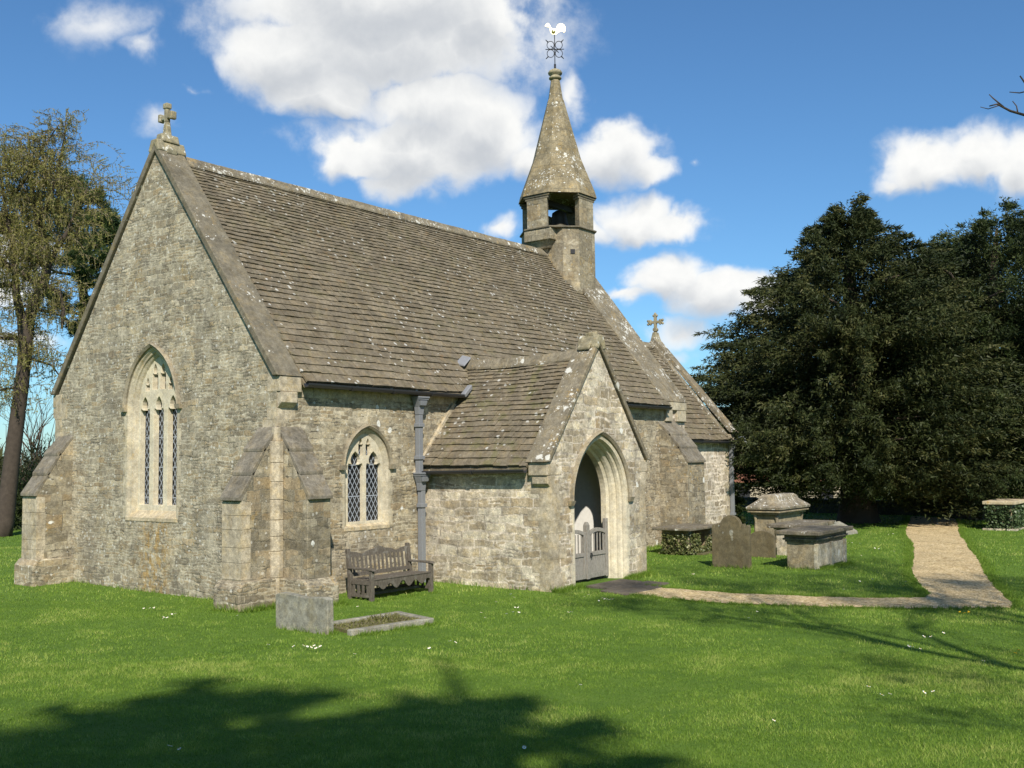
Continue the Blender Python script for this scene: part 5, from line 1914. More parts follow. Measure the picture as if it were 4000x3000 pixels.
for a in (-2.6, 0.4, 2.6):
    mb = MB()
    mb.hexa([HP(a, -.02, -.45), HP(a + .8, -.02, -.45), HP(a + .8, .1, -.45), HP(a, .1, -.45), HP(a, -.02, .55), HP(a + .8, -.02, .55), HP(a + .8, .1, .55), HP(a, .1, .55)])
    obj('window', mb, 'iron', hs)


# ================================================================== TREES AND SHRUBS
def branch_tube(mb, pts, r0, r1, n=7):
    m = len(pts)
    mb.tube(pts, [r0 + (r1 - r0) * (i / (m - 1)) for i in range(m)], n)


def crown(base, prof, n_boughs, n_spray, L, Wd, shift=(0, 0), droop=.25, tmin=.30, seed=1, tufts=.22, flat=.7, upsweep=0.25):
    """evergreen crown made of boughs covered in slim sprays; prof: (z, radius)"""
    g_ = np.random.default_rng(seed)
    zs_ = np.array([p[0] for p in prof])
    rs_ = np.array([p[1] for p in prof])
    zz = np.linspace(zs_.min(), zs_.max(), 200)
    rr = np.interp(zz, zs_, rs_)
    w = rr + .6
    w /= w.sum()
    Ps, Ds, Ts = [], [], []
    for k in range(n_boughs):
        if k % 4 == 0:                      # a main bough, then three side boughs close to it
            zm = g_.choice(zz, p=w) + g_.uniform(-.1, .1)
            am = g_.uniform(0, 2 * math.pi)
            rm = g_.choice([g_.uniform(1.05, 1.17), g_.uniform(.88, 1.03), g_.uniform(.60, .88)], p=[.22, .54, .24])
            tone0 = g_.uniform(.08, .78)
            zt, az_, rk = zm, am, rm
        else:
            zt, az_, rk = zm + g_.normal(0, .5), am + g_.normal(0, .2), rm * g_.uniform(.78, 1.0)
        r = np.interp(zt, zs_, rs_)
        lump = 1 + .05 * math.sin(3 * az_ + zt * .9 + seed) + .05 * math.sin(5 * az_ - zt * 1.7 + seed * 2) + .05 * math.sin(9 * az_ + zt * 3.1)
        r = r * lump * rk + .1
        d = np.array([math.cos(az_), math.sin(az_), 0])
        z0 = zt - r * upsweep * g_.uniform(.3, 1.3)
        z0 = max(z0, zs_.min() * .8)
        f = zt_frac = (zt - zs_.min()) / (zs_.max() - zs_.min())
        ax = np.array([base[0] + shift[0] * f, base[1] + shift[1] * f, 0])
        m = int(n_spray * (.45 + .55 * r / rs_.max()) * g_.uniform(.7, 1.2))
        t = tmin + (1.12 - tmin) * g_.random(m) ** .75
        z = z0 + (zt - z0) * np.sin(np.clip(t, 0, 1) * math.pi / 2) - droop * r * .25 * np.clip(t - .6, 0, 1) ** 1.2
        sp = (.13 + tufts * r * (1.15 - t)) * (.34 if rk > 1.05 else .62)
        jit = g_.normal(size=(m, 3)) * sp[:, None]
        jit[:, 2] *= flat
        P = ax + np.outer(r * t, d)
        P[:, 2] = base[2] + z
        P = P + jit * np.where(t > .92, .6, 1.0)[:, None]
        D = d * .9 + g_.normal(0, .55, (m, 3)) + np.array([0, 0, -droop * .8 + .35 * (zt > zs_.max() - 1.6)])
        Ps.append(P)
        Ds.append(D)
        Ts.append(np.clip(tone0 + g_.normal(0, .2, m), 0, 1))
    P, D, T = np.concatenate(Ps), np.concatenate(Ds), np.concatenate(Ts)
    k = len(P)
    return leaves(P, D, L * g_.uniform(.6, 1.4, k), Wd * g_.uniform(.7, 1.3, k)), T


def evergreen(name, label, base, prof, n_b, n_s, L, Wd, mat, trunk_r, trunk_h, seed, shift=(0, 0), cat='tree', group=None, **kw):
    t = empty(name, base, label, cat, group)
    tr, tone = crown(base, prof, n_b, n_s, L, Wd, shift, seed=seed, **kw)
    tri_mesh('crown', tr, tone, mat, t)
    mb = MB()
    rnd = random.Random(seed)
    pts = [(base[0] + shift[0] * f * trunk_h / prof[-1][0], base[1] + shift[1] * f * trunk_h / prof[-1][0], base[2] - .3 + (trunk_h + .3) * f) for f in (0, .04, .1, .25, .5, .75, 1.0)]
    rad = [trunk_r * v for v in (1.5, 1.25, 1.02, .9, .7, .45, .1)]
    mb.tube(pts, rad, 12)
    for k in range(14):
        a = rnd.uniform(0, 6.28)
        z0 = base[2] + trunk_h * rnd.uniform(.12, .75)
        l = np.interp(z0 - base[2], [p[0] for p in prof], [p[1] for p in prof]) * .75
        d = Vector((math.cos(a), math.sin(a), 0))
        b0 = Vector((base[0], base[1], z0))
        branch_tube(mb, [b0, b0 + d * l * .35 + Vector((0, 0, l * .2)), b0 + d * l * .7 + Vector((0, 0, l * .32)), b0 + d * l + Vector((0, 0, l * .33))], trunk_r * .3, .02, 6)
    obj('trunk', mb, 'bark', t, recalc=False)
    return t


YEWP = [(1.5, 4.4), (2.2, 5.35), (3.6, 5.6), (5.2, 5.5), (7.0, 4.85), (8.4, 4.0), (9.5, 2.95), (10.4, 2.1), (11.2, 1.35), (11.9, .6)]
evergreen('yew_tree', 'broad brownish-green yew tree beside the gravel path, nearest to the church', (26.6, -1.45, 0), YEWP, 1400, 330, .16, .055, 'yew', .62, 11.5, 3, tufts=.15, upsweep=.42, droop=.2, flat=1.0)
YEWP2 = [(1.4, 4.2), (2.4, 5.0), (4.0, 5.3), (7.0, 5.0), (9.0, 4.2), (10.4, 3.2), (11.4, 2.0), (12.0, .8)]
evergreen('yew_tree', 'darker green yew tree, farther right beyond the brownish one', (30.2, -4.7, 0), YEWP2, 1250, 320, .16, .055, 'yew_green', .55, 11.5, 9, shift=(2.0, -.9), tufts=.15, upsweep=.42, droop=.2, flat=1.0)
evergreen('yew_bush', 'small dark clipped yew bush at the far corner of the church', (21.95, 1.55, 0), [(.1, .28), (.5, .40), (.9, .36), (1.2, .12)], 90, 90, .12, .04, 'yew_green', .06, .9, 5, cat='bush')


def shrub(name, label, base, r, h, n, L, Wd, mat, seed, group=None, cat='bush', stems=True):
    g_ = np.random.default_rng(seed)
    t = empty(name, base, label, cat, group)
    nb = max(6, int(n / 260))
    Ps, Ds, Ts = [], [], []
    for k in range(nb):
        a, q = g_.uniform(0, 6.28), math.sqrt(g_.random())
        c = np.array([base[0] + r * .8 * q * math.cos(a), base[1] + r * .8 * q * math.sin(a), base[2] + h * g_.uniform(.12, .82) * (1 - .35 * q)])
        m = int(n / nb)
        rad = r * g_.uniform(.22, .42)
        V = unit(g_.normal(size=(m, 3))) * (g_.random((m, 1)) ** .5) * rad
        V[:, 2] *= min(1.2, h / (2 * r) + .4)
        Ps.append(c + V)
        Ds.append(V / rad + g_.normal(0, .5, (m, 3)) + np.array([0, 0, .3]))
        Ts.append(np.clip(g_.uniform(.15, .8) + g_.normal(0, .18, m), 0, 1))
    P, D, T = np.concatenate(Ps), np.concatenate(Ds), np.concatenate(Ts)
    P[:, 2] = np.maximum(P[:, 2], base[2] - .1)
    tri_mesh('foliage', leaves(P, D, L * g_.uniform(.6, 1.4, len(P)), Wd), T, mat, t)
    if stems:
        mb = MB()
        for k in range(10):
            a = g_.uniform(0, 6.28)
            q = g_.uniform(.2, .9) * r
            e = (base[0] + q * math.cos(a), base[1] + q * math.sin(a), base[2] + h * g_.uniform(.7, 1.15))
            mid = ((base[0] * 1.5 + e[0]) / 2.5 + g_.uniform(-.2, .2), (base[1] * 1.5 + e[1]) / 2.5 + g_.uniform(-.2, .2), base[2] + h * .5)
            mb.tube([(base[0] + g_.uniform(-.2, .2), base[1] + g_.uniform(-.2, .2), base[2] - .1), mid, e], [.05, .03, .008], 5)
        obj('stems', mb, 'bark', t, recalc=False)
    return t


bare_twigs = []
HG = 'bushes along the left edge of the churchyard'
shrub('bush', 'low dark green bush, leftmost at the foot of the tall larch', (9.8, 32.4, 0), 2.6, 4.0, 7000, .18, .06, 'shrub', 21, HG)
shrub('bush', 'dark evergreen bush in front of the larch trunk', (8.7, 26.8, 0), 2.3, 3.7, 9000, .17, .06, 'yew_green', 30, HG)
shrub('bush', 'dark twiggy bush just left of the church buttress', (10.6, 29.0, 0), 1.9, 3.0, 6500, .16, .055, 'shrub', 29, HG)
shrub('bush', 'olive bush between the larch trunk and the church buttress', (12.6, 31.0, 0), 2.2, 4.2, 6500, .16, .05, 'shrub', 22, HG)
shrub('bush', 'tall wispy bush behind the olive one, left of the church', (13.5, 33.6, 0), 2.6, 4.6, 5600, .16, .04, 'shrub', 23, HG)
shrub('bramble_thicket', 'sunlit yellow-green tangle of brambles beyond the boundary wall', (43.6, 1.4, -.8), 3.0, 3.2, 5200, .30, .03, 'bramble', 24, cat='thicket')
shrub('bramble_thicket', 'yellowish scrub behind the shaded wall, right of the big yew trunk', (46.5, -3.0, -1.0), 3.0, 3.0, 4200, .28, .04, 'bramble', 25, cat='thicket')


# larch: crooked stems, drooping twigs with fresh needles
def larch_tree():
    base = (6.55, 22.85, 0)
    t = empty('larch_tree', base, 'tall half-bare larch with drooping yellow-green twigs left of the church', 'tree')
    g_ = np.random.default_rng(31)
    limbs = [
        ([(6.5, 22.9, -.3), (6.59, 22.79, .5), (6.71, 22.63, 2.74), (6.9, 22.38, 5.54), (7.03, 22.21, 8.0), (7.33, 21.81, 9.2), (7.43, 21.69, 9.9), (7.32, 21.83, 10.92), (7.07, 22.15, 12.18), (6.99, 22.26, 13.6), (6.92, 22.36, 14.9)], .36, .02),
        ([(6.95, 22.33, 6.3), (6.87, 22.42, 7.88), (6.72, 22.6, 8.9), (6.7, 22.64, 9.76), (6.63, 22.73, 10.65), (6.44, 22.99, 12.19), (6.31, 23.16, 13.6), (6.2, 23.2, 14.7)], .20, .015),
        ([(5.2, 23.6, 10.6), (6.11, 22.7, 10.01), (6.96, 21.9, 9.3), (7.55, 21.1, 8.85), (7.62, 20.9, 8.22), (7.6, 20.95, 7.5)], .16, .05),
        ([(7.43, 21.69, 9.9), (7.9, 21.2, 11.2), (8.2, 20.9, 12.3), (8.4, 20.7, 12.9)], .10, .02),
        ([(7.2, 21.9, 11.4), (7.6, 21.5, 13.2), (7.75, 21.3, 14.6), (7.8, 21.25, 15.6)], .10, .01),
        ([(6.6, 22.8, 11.0), (5.6, 23.8, 11.9), (4.8, 24.6, 12.6)], .12, .03),
        ([(6.5, 22.9, 12.2), (6.9, 22.4, 13.2), (7.3, 21.9, 14.4), (7.6, 21.4, 15.2)], .08, .015),
        ([(6.6, 22.7, 9.2), (5.5, 23.9, 9.0), (4.4, 24.9, 9.4)], .10, .02),
        ([(6.9, 22.3, 8.4), (7.8, 21.2, 8.0), (8.3, 20.7, 7.2)], .07, .015),
        ([(6.8, 22.5, 6.6), (7.6, 21.6, 6.2), (8.1, 21.1, 5.2)], .06, .012),
        ([(6.8, 22.5, 7.2), (5.8, 23.4, 7.2), (4.9, 24.3, 6.6)], .07, .015),
        ([(6.8, 22.5, 5.4), (6.0, 23.1, 5.2), (5.3, 23.9, 4.3)], .05, .012),
    ]
    mb = MB()
    seg_pts = []
    for pts, r0, r1 in limbs:
        P = [Vector(p) for p in pts]
        branch_tube(mb, P, r0, r1, 8)
        for a, b2 in zip(P[:-1], P[1:]):
            n = max(1, int((b2 - a).length / .11))
            for k in range(n):
                q = a + (b2 - a) * (k / n)
                if q.z > 4.4:
                    seg_pts.append(q)
    nP, nD, nL, nT = [], [], [], []
    tP, tD, tL = [], [], []
    tips = []
    for q in seg_pts:
        for rep in range(2 if q.z < 9.5 else (3 if q.z < 12.5 else 5)):
            a = g_.uniform(0, 6.28)
            l = g_.uniform(.5, 2.1) * (1.15 if 8.5 < q.z < 14 else .75)
            if q.z > 14.0:
                l *= .75
            d = np.array([math.cos(a), math.sin(a), 0])
            m = int(l / .07)
            rise = g_.uniform(.1, .6)
            prev = None
            for j in range(m):
                f = (j + 1) / m
                p = np.array(q) + d * l * f + np.array([0, 0, rise * l * math.sin(f * 2.2) - .30 * l * f * f])
                if prev is not None and j % 2 == 0:
                    tP.append(prev)
                    tD.append(p - prev)
                    tL.append(np.linalg.norm(p - prev) * 1.15)
                    prev = p
                if prev is None:
                    prev = p
                if f > .2 and g_.random() < .62:
                    hl = g_.uniform(.10, .50) * (1 if q.z < 13.5 else .6)
                    sway = g_.normal(0, .22, 3)
                    hd = np.array([sway[0], sway[1], -1.0]) if g_.random() < .5 else np.array([d[0] + sway[0], d[1] + sway[1], g_.uniform(-.2, .7)])
                    hd /= np.linalg.norm(hd)
                    tP.append(p)
                    tD.append(hd)
                    tL.append(hl)
                    k = int(hl / .028)
                    for i in range(k):
                        nP.append(p + hd * hl * (i + .5) / k)
                        nD.append(g_.normal(0, 1, 3) + hd * .5)
                        nT.append(g_.random())
    nP, nD = np.array(nP), np.array(nD)
    tP, tD, tL = np.array(tP), np.array(tD), np.array(tL)
    tr = obj('trunk', mb, 'bark_pale', t, recalc=False)
    tri_mesh('twigs', leaves(tP, tD, tL, .03), np.full(len(tP), .5), 'larch_twig', t)
    tri_mesh('crown', leaves(nP, nD, g_.uniform(.045, .095, len(nP)), .03), nT, 'larch', t)
    return t


larch_tree()


def pine_tree():
    base = (12.6, 27.0, 0)
    t = empty('pine_tree', base, 'dark green pine behind the larch and the church gable', 'tree')
    g_ = np.random.default_rng(41)
    mb = MB()
    top = Vector((11.3, 26.6, 14.4))
    branch_tube(mb, [Vector((12.6, 27, -.3)), Vector((12.5, 27, 4)), Vector((12.0, 26.9, 9)), Vector((11.5, 26.7, 12)), top], .35, .08, 9)
    cl = [(11.15, 26.7, 14.5, .9), (11.6, 26.1, 14.0, .65), (11.9, 25.7, 13.1, .8), (12.3, 25.3, 12.4, .9), (11.6, 26.0, 12.2, .95), (11.0, 26.9, 13.2, 1.0), (10.4, 27.5, 13.6, .9), (10.5, 27.4, 12.3, 1.0),
          (11.2, 26.6, 11.3, .9), (12.0, 25.6, 11.4, .8), (12.5, 25.0, 11.6, .7), (11.6, 26.1, 10.5, .75), (12.2, 25.4, 10.3, .6), (10.0, 28.0, 11.3, .9), (11.7, 26.1, 9.2, .6), (9.6, 28.4, 12.8, .9), (12.7, 24.8, 10.8, .5),
          (11.4, 26.4, 8.3, .6), (12.3, 25.5, 7.6, .55), (11.9, 25.9, 6.6, .6), (10.6, 27.2, 9.6, .8), (13.1, 25.6, 10.9, .9), (12.6, 26.4, 13.0, .9)]
    Ps, Ds, Ts = [], [], []
    for x, y, z, r in cl:
        branch_tube(mb, [Vector((12.0, 26.9, min(z - .6, 11.5))), Vector(((x + 12) / 2, (y + 26.9) / 2, z - .5)), Vector((x, y, z))], .09, .03, 5)
        for s_ in range(9):
            c = np.array([x, y, z]) + g_.normal(0, .45, 3) * r * np.array([1, 1, .6])
            m = 330
            V = unit(g_.normal(size=(m, 3))) * g_.random((m, 1)) ** .6 * r * .42
            V[:, 2] *= .7
            Ps.append(c + V)
            Ds.append(V / (r * .4) + g_.normal(0, .5, (m, 3)) + np.array([0, 0, .4]))
            Ts.append(np.clip(g_.uniform(.1, .8) + g_.normal(0, .15, m), 0, 1))
    P, D, T = np.concatenate(Ps), np.concatenate(Ds), np.concatenate(Ts)
    tri_mesh('crown', leaves(P, D, .17 * g_.uniform(.7, 1.3, len(P)), .04), T, 'pine', t)
    obj('trunk', mb, 'bark', t, recalc=False)


pine_tree()


def bare_tree(name, label, base, height, spread, seed, levels=6, trunk_r=.3, mat='bark', extra=None, shade_leaves=0, group=None, prune=False):
    rnd = random.Random(seed)
    t = empty(name, base, label, 'tree', group)
    tk, br = MB(), MB()

    tips_ = []

    def grow(p, d, l, r, lv):
        n = 4
        pts, q, dd = [p.copy()], p.copy(), d.copy()
        for k in range(n):
            dd = (dd + Vector((rnd.uniform(-.16, .16), rnd.uniform(-.16, .16), rnd.uniform(-.05, .12)))).normalized()
            q = q + dd * l / n
            pts.append(q.copy())
        if prune and lv < levels:
            for q_ in pts:
                e_ = q_ - CAM
                pf_ = e_.x * math.cos(YAW) + e_.y * math.sin(YAW)
                lt_ = abs(e_.x * math.sin(YAW) - e_.y * math.cos(YAW))
                if pf_ > .2 and lt_ < .56 * pf_ + .3 and e_.z < .50 * pf_ + .3:
                    return                       # nothing grows across the view
        r1 = r * .62
        target = tk if lv == levels else br
        branch_tube(target, pts, r, r1, 8 if lv > 3 else (5 if lv > 1 else 3))
        if lv <= 0:
            if q.z > 3.0:
                tips_.extend([tuple(q), tuple(pts[2])])
            return
        kids = rnd.choice([2, 3, 3]) if lv > 1 else rnd.choice([2, 3])
        for k in range(kids):
            a = rnd.uniform(0, 6.28)
            tilt = rnd.uniform(.35, .85) * spread
            ax = dd.cross(Vector((math.cos(a), math.sin(a), .3))).normalized()
            nd = (Matrix.Rotation(tilt, 3, ax) @ dd)
            nd = (nd + Vector((0, 0, .12))).normalized()
            grow(q.copy() if k else pts[-1].copy(), nd, l * rnd.uniform(.66, .86), r1 * rnd.uniform(.7, .95), lv - 1)
        if lv > 1:
            a = rnd.uniform(0, 6.28)
            nd = (Matrix.Rotation(rnd.uniform(.6, 1.0), 3, Vector((math.cos(a), math.sin(a), 0))) @ dd).normalized()
            grow(pts[2].copy(), nd, l * .6, r1 * .55, lv - 2 if lv > 2 else 0)

    grow(Vector(base) + Vector((0, 0, -.3)), Vector((0, 0, 1)), height * .27, trunk_r, levels)
    if extra:
        for pts, r0, r1 in extra:
            branch_tube(br, [Vector(p) for p in pts], r0, r1, 6)
    trunk = obj('trunk', tk, mat, t, recalc=False)
    obj('branches', br, mat, t, recalc=False)
    if shade_leaves:  # unseen leaf flecks added at the bare tips to thicken the dappled shade
        gb = np.random.default_rng(seed)
        tp = np.array([p for p in tips_])
        P = np.repeat(tp, shade_leaves, axis=0) + gb.normal(0, .16, (len(tp) * shade_leaves, 3))
        tri_mesh('shade_leaves', leaves(P, gb.normal(size=P.shape), .13, .06), gb.random(len(P)), 'larch', t)
    return t


# the tree right of the camera: its twigs reach into the picture and its branches dapple the lawn
EX = [([(-4.6, -18.5, 3.4), (-3.2, -16.8, 5.0), (-1.9, -14.4, 5.75), (-1.45, -12.95, 5.86)], .035, .015),
      ([(-1.45, -12.95, 5.86), (-1.56, -12.78, 5.93), (-1.64, -12.68, 6.0), (-1.69, -12.62, 5.98)], .014, .006), ([(-1.60, -12.73, 5.97), (-1.66, -12.65, 6.06), (-1.68, -12.62, 6.10)], .008, .004), ([(-1.52, -12.84, 5.9), (-1.52, -12.83, 5.98), (-1.54, -12.80, 6.03)], .007, .004),
      ([(-1.1, -13.9, 5.7), (-1.36, -13.1, 6.1), (-1.47, -12.91, 6.2), (-1.50, -12.87, 6.28)], .018, .006), ([(-1.42, -13.0, 6.14), (-1.50, -12.86, 6.11), (-1.56, -12.78, 6.12)], .008, .004), ([(-1.62, -12.70, 5.99), (-1.70, -12.61, 5.95), (-1.75, -12.55, 5.97)], .006, .003)]
bare_tree('ash_tree', 'leafless tree whose twig tips reach in at the upper right', (-4.6, -18.6, .4), 14.5, 1.0, 15, 6, .28, extra=EX, shade_leaves=10, prune=True)
evergreen('fir_tree', 'broad dark evergreen behind the viewer, nearest to the front lawn', (-17.2, -18.2, .6), [(1.4, 1.6), (2.6, 2.5), (5.0, 2.8), (8.0, 2.8), (10.5, 2.6), (12.6, 2.0), (14.2, .5)], 280, 62, .5, .16, 'yew_green', .4, 11, 51)
evergreen('fir_tree', 'slimmest of the dark evergreens behind the viewer', (-15.2, -19.3, .6), [(3.0, .9), (6.0, 1.1), (9.0, 1.15), (10.8, 1.0), (12.2, .7), (12.9, .2)], 130, 60, .5, .16, 'yew_green', .36, 15, 55)
evergreen('fir_tree', 'lowest of the dark evergreens behind the viewer', (-19.6, -16.6, .6), [(1.0, 1.6), (2.2, 2.8), (5.0, 3.2), (8.0, 2.6), (10.2, 1.4), (11.4, .3)], 220, 80, .5, .16, 'yew_green', .4, 9, 52)
evergreen('holly_tree', 'glossy dark evergreen off to the right, shading the lawn beside the path', (5.6, -19.2, .1), [(1.0, 1.4), (2.0, 2.4), (4.5, 2.9), (7.0, 2.3), (8.6, 1.2), (9.4, .3)], 200, 90, .4, .13, 'yew_green', .3, 8, 53)
bare_tree('bare_tree', 'distant leafless tree peeping over the far church roof', (54.0, 14.4, -1.5), 9.5, .9, 8, 5, .2)
bare_tree('bare_tree', 'leafless tree in the gap between the larch and the church', (16.5, 38.0, 0), 7.5, .9, 18, 5, .16)
bare_tree('bare_tree', 'leafless tree at the left edge behind the larch trunk', (12.5, 40.0, 0), 8.5, .9, 28, 5, .18)

# far-off wood closing the horizon
g_ = np.random.default_rng(77)
nW = 46000
aw = g_.uniform(YAW - 1.15, YAW + 1.15, nW)
dw = g_.uniform(105, 150, nW)
xw_, yw_ = CAM.x + dw * np.cos(aw), CAM.y + dw * np.sin(aw)
hh = 3.6 + 1.6 * np.sin(aw * 23) + 1.2 * np.sin(aw * 61 + 1) + .8 * np.sin(aw * 140 + 2)
zw = -3.0 + (hh + 3.0) * g_.random(nW) ** .6
Pw = np.stack([xw_, yw_, zw], 1)
o = tri_mesh('woodland', leaves(Pw, g_.normal(size=(nW, 3)) + np.array([0, 0, .5]), 1.1, .45), g_.random(nW), 'shrub')
setp(o, 'distant woodland along the horizon', 'woodland', kind='stuff')


# ================================================================== GRASS AND FLOWERS
PR = np.array([r[0] for r in prow]), np.array([r[1] for r in prow])
PMID = (PR[0] + PR[1]) / 2
PHW = np.linalg.norm(PR[0] - PR[1], axis=1) / 2


def on_path(x, y):
    P = np.stack([x, y], 1)
    out = np.zeros(len(P), bool)
    for i in range(0, len(P), 40000):
        q = P[i:i + 40000]
        inside = np.zeros(len(q), bool)
        for k in range(len(PR[0]) - 1):
            quad = [PR[0][k], PR[0][k + 1], PR[1][k + 1], PR[1][k]]
            s_ = None
            ok = np.ones(len(q), bool)
            sg = []
            for a, b_ in zip(quad, quad[1:] + quad[:1]):
                e = b_ - a
                sg.append(e[0] * (q[:, 1] - a[1]) - e[1] * (q[:, 0] - a[0]))
            sg = np.array(sg)
            inside |= (sg > -.01).all(0) | (sg < .01).all(0)
        out[i:i + 40000] = inside
    return out


RECTS = [(-.0, 0.0, 15.8, 7.6), (-.95, -.12, 0, .62), (-.95, 6.75, 0, 7.6), (-.1, -.95, .7, 0), (4.03, -3.24, 7.67, .2), (15.7, 1.0, 21, 6.6), (14.15, -.9, 15.2, 0), (4.5, -4.72, 6.35, -3.2),
         (-1.77, -3.3, -1.6, -2.1), (-1.45, -3.6, 0.0, -2.85), (10.28, -6.05, 12.15, -5.4), (13.1, -4.62, 14.9, -3.95), (15.1, -3.15, 17, -2.4), (12.0, -2.0, 13.5, -1.2), (24.5, -7.2, 26.4, -6.4), (9.7, -4.74, 9.83, -3.8)]


LAT = np.random.default_rng(5).random((257, 257))


def vnoise2(x, y, c):
    """smooth value noise, cell size c metres"""
    a, b_ = x / c + 1000, y / c + 1000
    i, j = np.floor(a).astype(int), np.floor(b_).astype(int)
    f, h = a - i, b_ - j
    f, h = f * f * (3 - 2 * f), h * h * (3 - 2 * h)
    q = lambda di, dj: LAT[(i + di) % 257, (j + dj) % 257]
    return (q(0, 0) * (1 - f) + q(1, 0) * f) * (1 - h) + (q(0, 1) * (1 - f) + q(1, 1) * f) * h


def blades(n, p0, p1, h0, h1, w):
    p = np.sqrt(rng.uniform(p0 * p0, p1 * p1, n))
    lat = rng.uniform(-.56, .56, n) * p
    x = CAM.x + p * math.cos(YAW) + lat * math.sin(YAW)
    y = CAM.y + p * math.sin(YAW) - lat * math.cos(YAW)
    keep = np.ones(n, bool)
    for a, b_, c, d in RECTS:
        keep &= ~((x > a) & (x < c) & (y > b_) & (y < d))
    x, y = x[keep], y[keep]
    keep = ~on_path(x, y)
    x, y, p = x[keep], y[keep], p[keep[:len(p)]] if len(keep) == len(p) else None
    m = len(x)
    z = ground_z(x, y) - .005
    # patchy growth: mown tufts
    pat = .40 * vnoise2(x, y, .9) + .35 * vnoise2(x + 31, y - 7, .28) + .25 * vnoise2(x - 11, y + 3, .12)
    pat = np.clip((pat - .5) * 1.8 + .5 + (vnoise2(x + 5, y + 9, 2.6) - .5) * .45, 0, 1)
    h = rng.uniform(h0, h1, m) * (.6 + .8 * pat)
    tone = np.clip(.05 + .72 * pat + rng.normal(0, .17, m) + .5 * (rng.random(m) < .02), 0, 1)
    D = np.stack([rng.normal(0, .55, m), rng.normal(0, .55, m), np.ones(m)], 1)
    return leaves(np.stack([x, y, z], 1), D, h, w), tone


parts = [blades(190000, 4.5, 9.0, .022, .045, .0055), blades(180000, 9.0, 13.5, .022, .045, .007), blades(150000, 13.5, 20, .025, .05, .010), blades(110000, 20, 36, .035, .07, .018), blades(40000, 36, 60, .05, .09, .04)]
# longer tufts against the walls and stones
def fringe(x0, y0, x1, y1, n, out, h=.16):
    n = int(n * 1.6)
    t = rng.random(n)
    d = np.abs(rng.normal(0, .10, n))
    e = np.array([x1 - x0, y1 - y0])
    e = e / np.linalg.norm(e)
    nn = np.array([e[1], -e[0]]) * out
    x = x0 + (x1 - x0) * t + nn[0] * d
    y = y0 + (y1 - y0) * t + nn[1] * d
    c = .45 + .55 * (np.sin(t * 9 + x0) * np.sin(t * 23 + y0) > -.2)
    D = np.stack([rng.normal(0, .4, n) + nn[0] * .3, rng.normal(0, .4, n) + nn[1] * .3, np.ones(n)], 1)
    return leaves(np.stack([x, y, ground_z(x, y) - .01], 1), D, h * c * rng.uniform(.4, 1.1, n), .011), np.clip(.3 + rng.normal(0, .2, n), 0, 1)


parts += [fringe(-.02, 6.8, -.02, .6, 2600, -1, .13), fringe(-.97, .62, -.97, -.15, 700, -1, .2), fringe(-.9, -.17, -.1, -.17, 600, 1), fringe(-.1, -.97, .7, -.97, 600, 1), fringe(.7, -.02, 1.2, -.02, 500, 1, .2),
          fringe(4.02, -.2, 4.02, -3.3, 1600, -1, .16), fringe(4.0, -3.27, 4.9, -3.27, 700, 1, .15), fringe(6.6, -3.27, 7.7, -3.27, 900, 1, .15), fringe(-1.79, -2.05, -1.79, -3.32, 800, -1, .14), fringe(-1.6, -3.64, -.0, -3.84, 700, 1, .1),
          fringe(10.25, -5.35, 10.25, -6.1, 400, -1, .14), fringe(10.2, -6.1, 12.2, -6.1, 700, 1, .14), fringe(9.67, -3.8, 9.67, -4.76, 500, -1, .14), fringe(7.75, -.02, 14, -.02, 900, 1, .15), fringe(2.9, -.1, 3.7, -.1, 400, 1, .16), fringe(1.1, -1.25, 2.95, -1.25, 500, 1, .09)]
# turf lips along the path
for side, out in ((0, 1), (1, -1)):
    for k in range(0, len(PR[side]) - 8, 8):
        a, b_ = PR[side][k], PR[side][k + 8]
        parts.append(fringe(a[0], a[1], b_[0], b_[1], int(520 * np.linalg.norm(b_ - a)), out, .095))
T_ = np.concatenate([p[0] for p in parts])
tn = np.concatenate([p[1] for p in parts])
o = tri_mesh('grass', T_, tn, 'grass')
setp(o, 'short mown grass blades of the churchyard lawn', 'grass', kind='stuff')

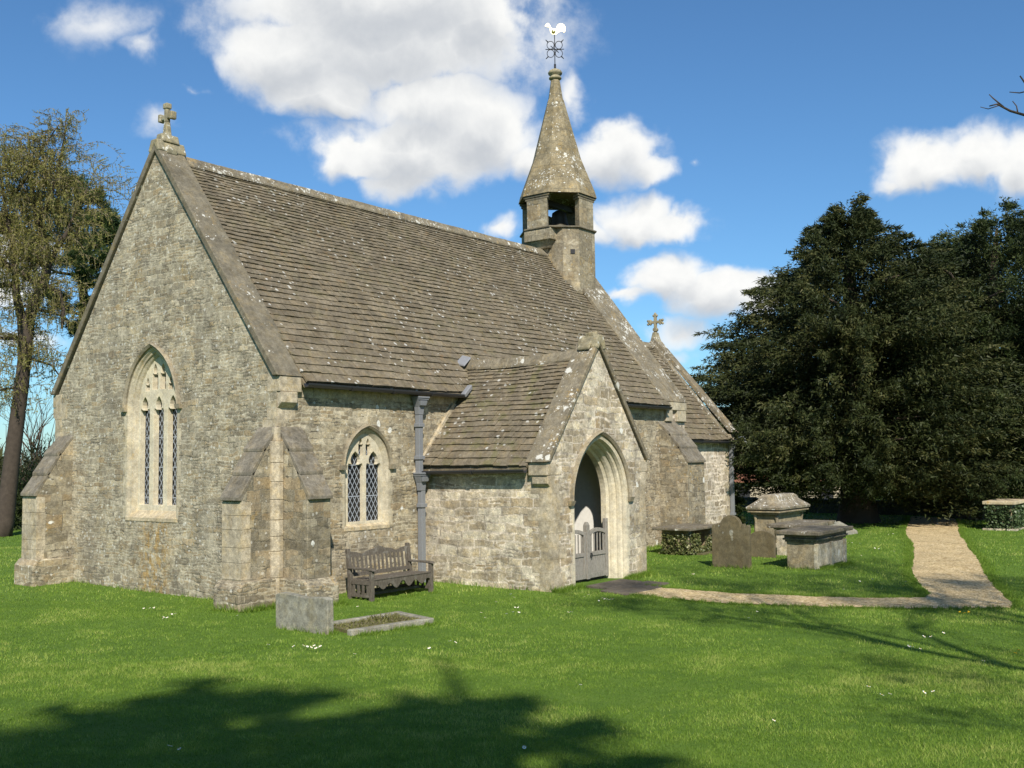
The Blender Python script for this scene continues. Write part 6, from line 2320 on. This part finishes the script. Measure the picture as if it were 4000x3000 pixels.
DAISY = [(-1.60,1.64),(-1.51,1.56),(-1.49,1.53),(-1.39,1.61),(-1.80,0.54),(-1.79,0.46),(-2.15,0.30),(-2.16,0.18),(-2.13,0.16),(-1.42,-0.76),(-3.09,-3.51),(-2.93,-3.90),(-2.87,-3.94),(-2.85,-4.02),(-2.90,-4.13),(-2.75,-4.09),(-2.88,-4.27),(-2.85,-4.30),(-2.74,-4.20),(-2.97,-5.05),(0.3,-1.79),(-7.42,-7.52),(-7.39,-7.68),(3.08,-2.99),(2.70,-3.33),(2.06,-3.43),(1.75,-4.06),(1.77,-4.16),(1.28,-4.40),(1.30,-4.49),(1.09,-4.42),(0.92,-4.00),(0.54,-4.37),(1.80,-5.12),(1.87,-5.14),(3.75,-4.28),(3.21,-4.82),(3.53,-4.74),(3.44,-4.83),(3.43,-4.90),(3.33,-5.01),(3.44,-4.99),(3.44,-4.40),(-1.52,-5.44),(-1.55,-5.52),(-2.09,-5.58),(-3.16,-8.66),(-5.85,-9.91),(7.66,-4.34),(7.67,-4.37),(7.69,-4.40),(2.71,-7.90),(3.44,-7.70),(2.37,-10.59),(2.36,-10.74),(2.78,-10.75),(1.51,-10.65),(1.42,-10.73),(1.31,-10.86),(-1.81,-11.25),(-2.19,-11.49),(-2.12,-11.56),(-1.78,-11.76),(-1.73,-11.89),(0.73,-11.76),(-3.82,-11.08),(13.53,-5.95),(6.93,-7.88),(8.21,-7.74),(8.63,-7.85),(8.60,-8.55),(16.88,-4.51),(16.92,-4.59),(16.84,-4.80),(15.50,-5.65),(15.34,-5.86),(14.82,-6.41),(20.77,-4.51),(20.54,-4.50)]
YEL = [(5.08,-10.43),(4.95,-10.54),(5.05,-10.58),(5.17,-10.51),(1.80,-11.92),(1.54,-11.93),(7.98,-8.70)]


def flower_mesh(name, petal, r, stem):
    mb = MB()
    mb.tube([(0, 0, 0), (.002, .001, stem * .6), (0, .002, stem)], .0018, 4, mi=1)
    k = 10
    vs = [(0, 0, stem + .004)]
    for i in range(2 * k):
        a = math.pi * i / k
        q = r if i % 2 == 0 else r * .72
        vs.append((q * math.cos(a), q * math.sin(a), stem + .002 + (.006 if i % 2 == 0 else 0)))
    mb.add(vs, [(0, 1 + i, 1 + (i + 1) % (2 * k)) for i in range(2 * k)], mi=0)
    mb.lathe(0, 0, [(0.0, stem + .003), (r * .33, stem + .005), (r * .25, stem + .009), (0, stem + .010)], 8, mi=2)
    me = mesh_from(name, mb.v, mb.f, None, [M[petal], M['stem_green'], M['petal_yellow']], mb.mi)
    return me


fm = flower_mesh('daisy', 'petal_white', .019, .062)
first = bpy.data.objects.new('daisy', fm)
COL.objects.link(first)
setp(first, 'small white daisy in the mown lawn', 'daisy', 'daisies scattered over the lawn')
for i, (x, y) in enumerate(DAISY):
    o = first if i == 0 else first.copy()
    if i:
        COL.objects.link(o)
    o.location = (x, y, gz(x, y))
    o.rotation_euler = (random.uniform(-.2, .2) + .3, random.uniform(-.2, .2) - .3, random.uniform(0, 6))
    s_ = random.uniform(.85, 1.25)
    o.scale = (s_, s_, 1)
ym_ = flower_mesh('celandine', 'petal_yellow', .02, .06)
first = bpy.data.objects.new('celandine', ym_)
COL.objects.link(first)
setp(first, 'small yellow celandine flower in the lawn near the path', 'flower', 'yellow flowers in the lawn')
for i, (x, y) in enumerate(YEL):
    o = first if i == 0 else first.copy()
    if i:
        COL.objects.link(o)
    o.location = (x, y, gz(x, y))
    o.rotation_euler = (.3, -.3, random.uniform(0, 6))
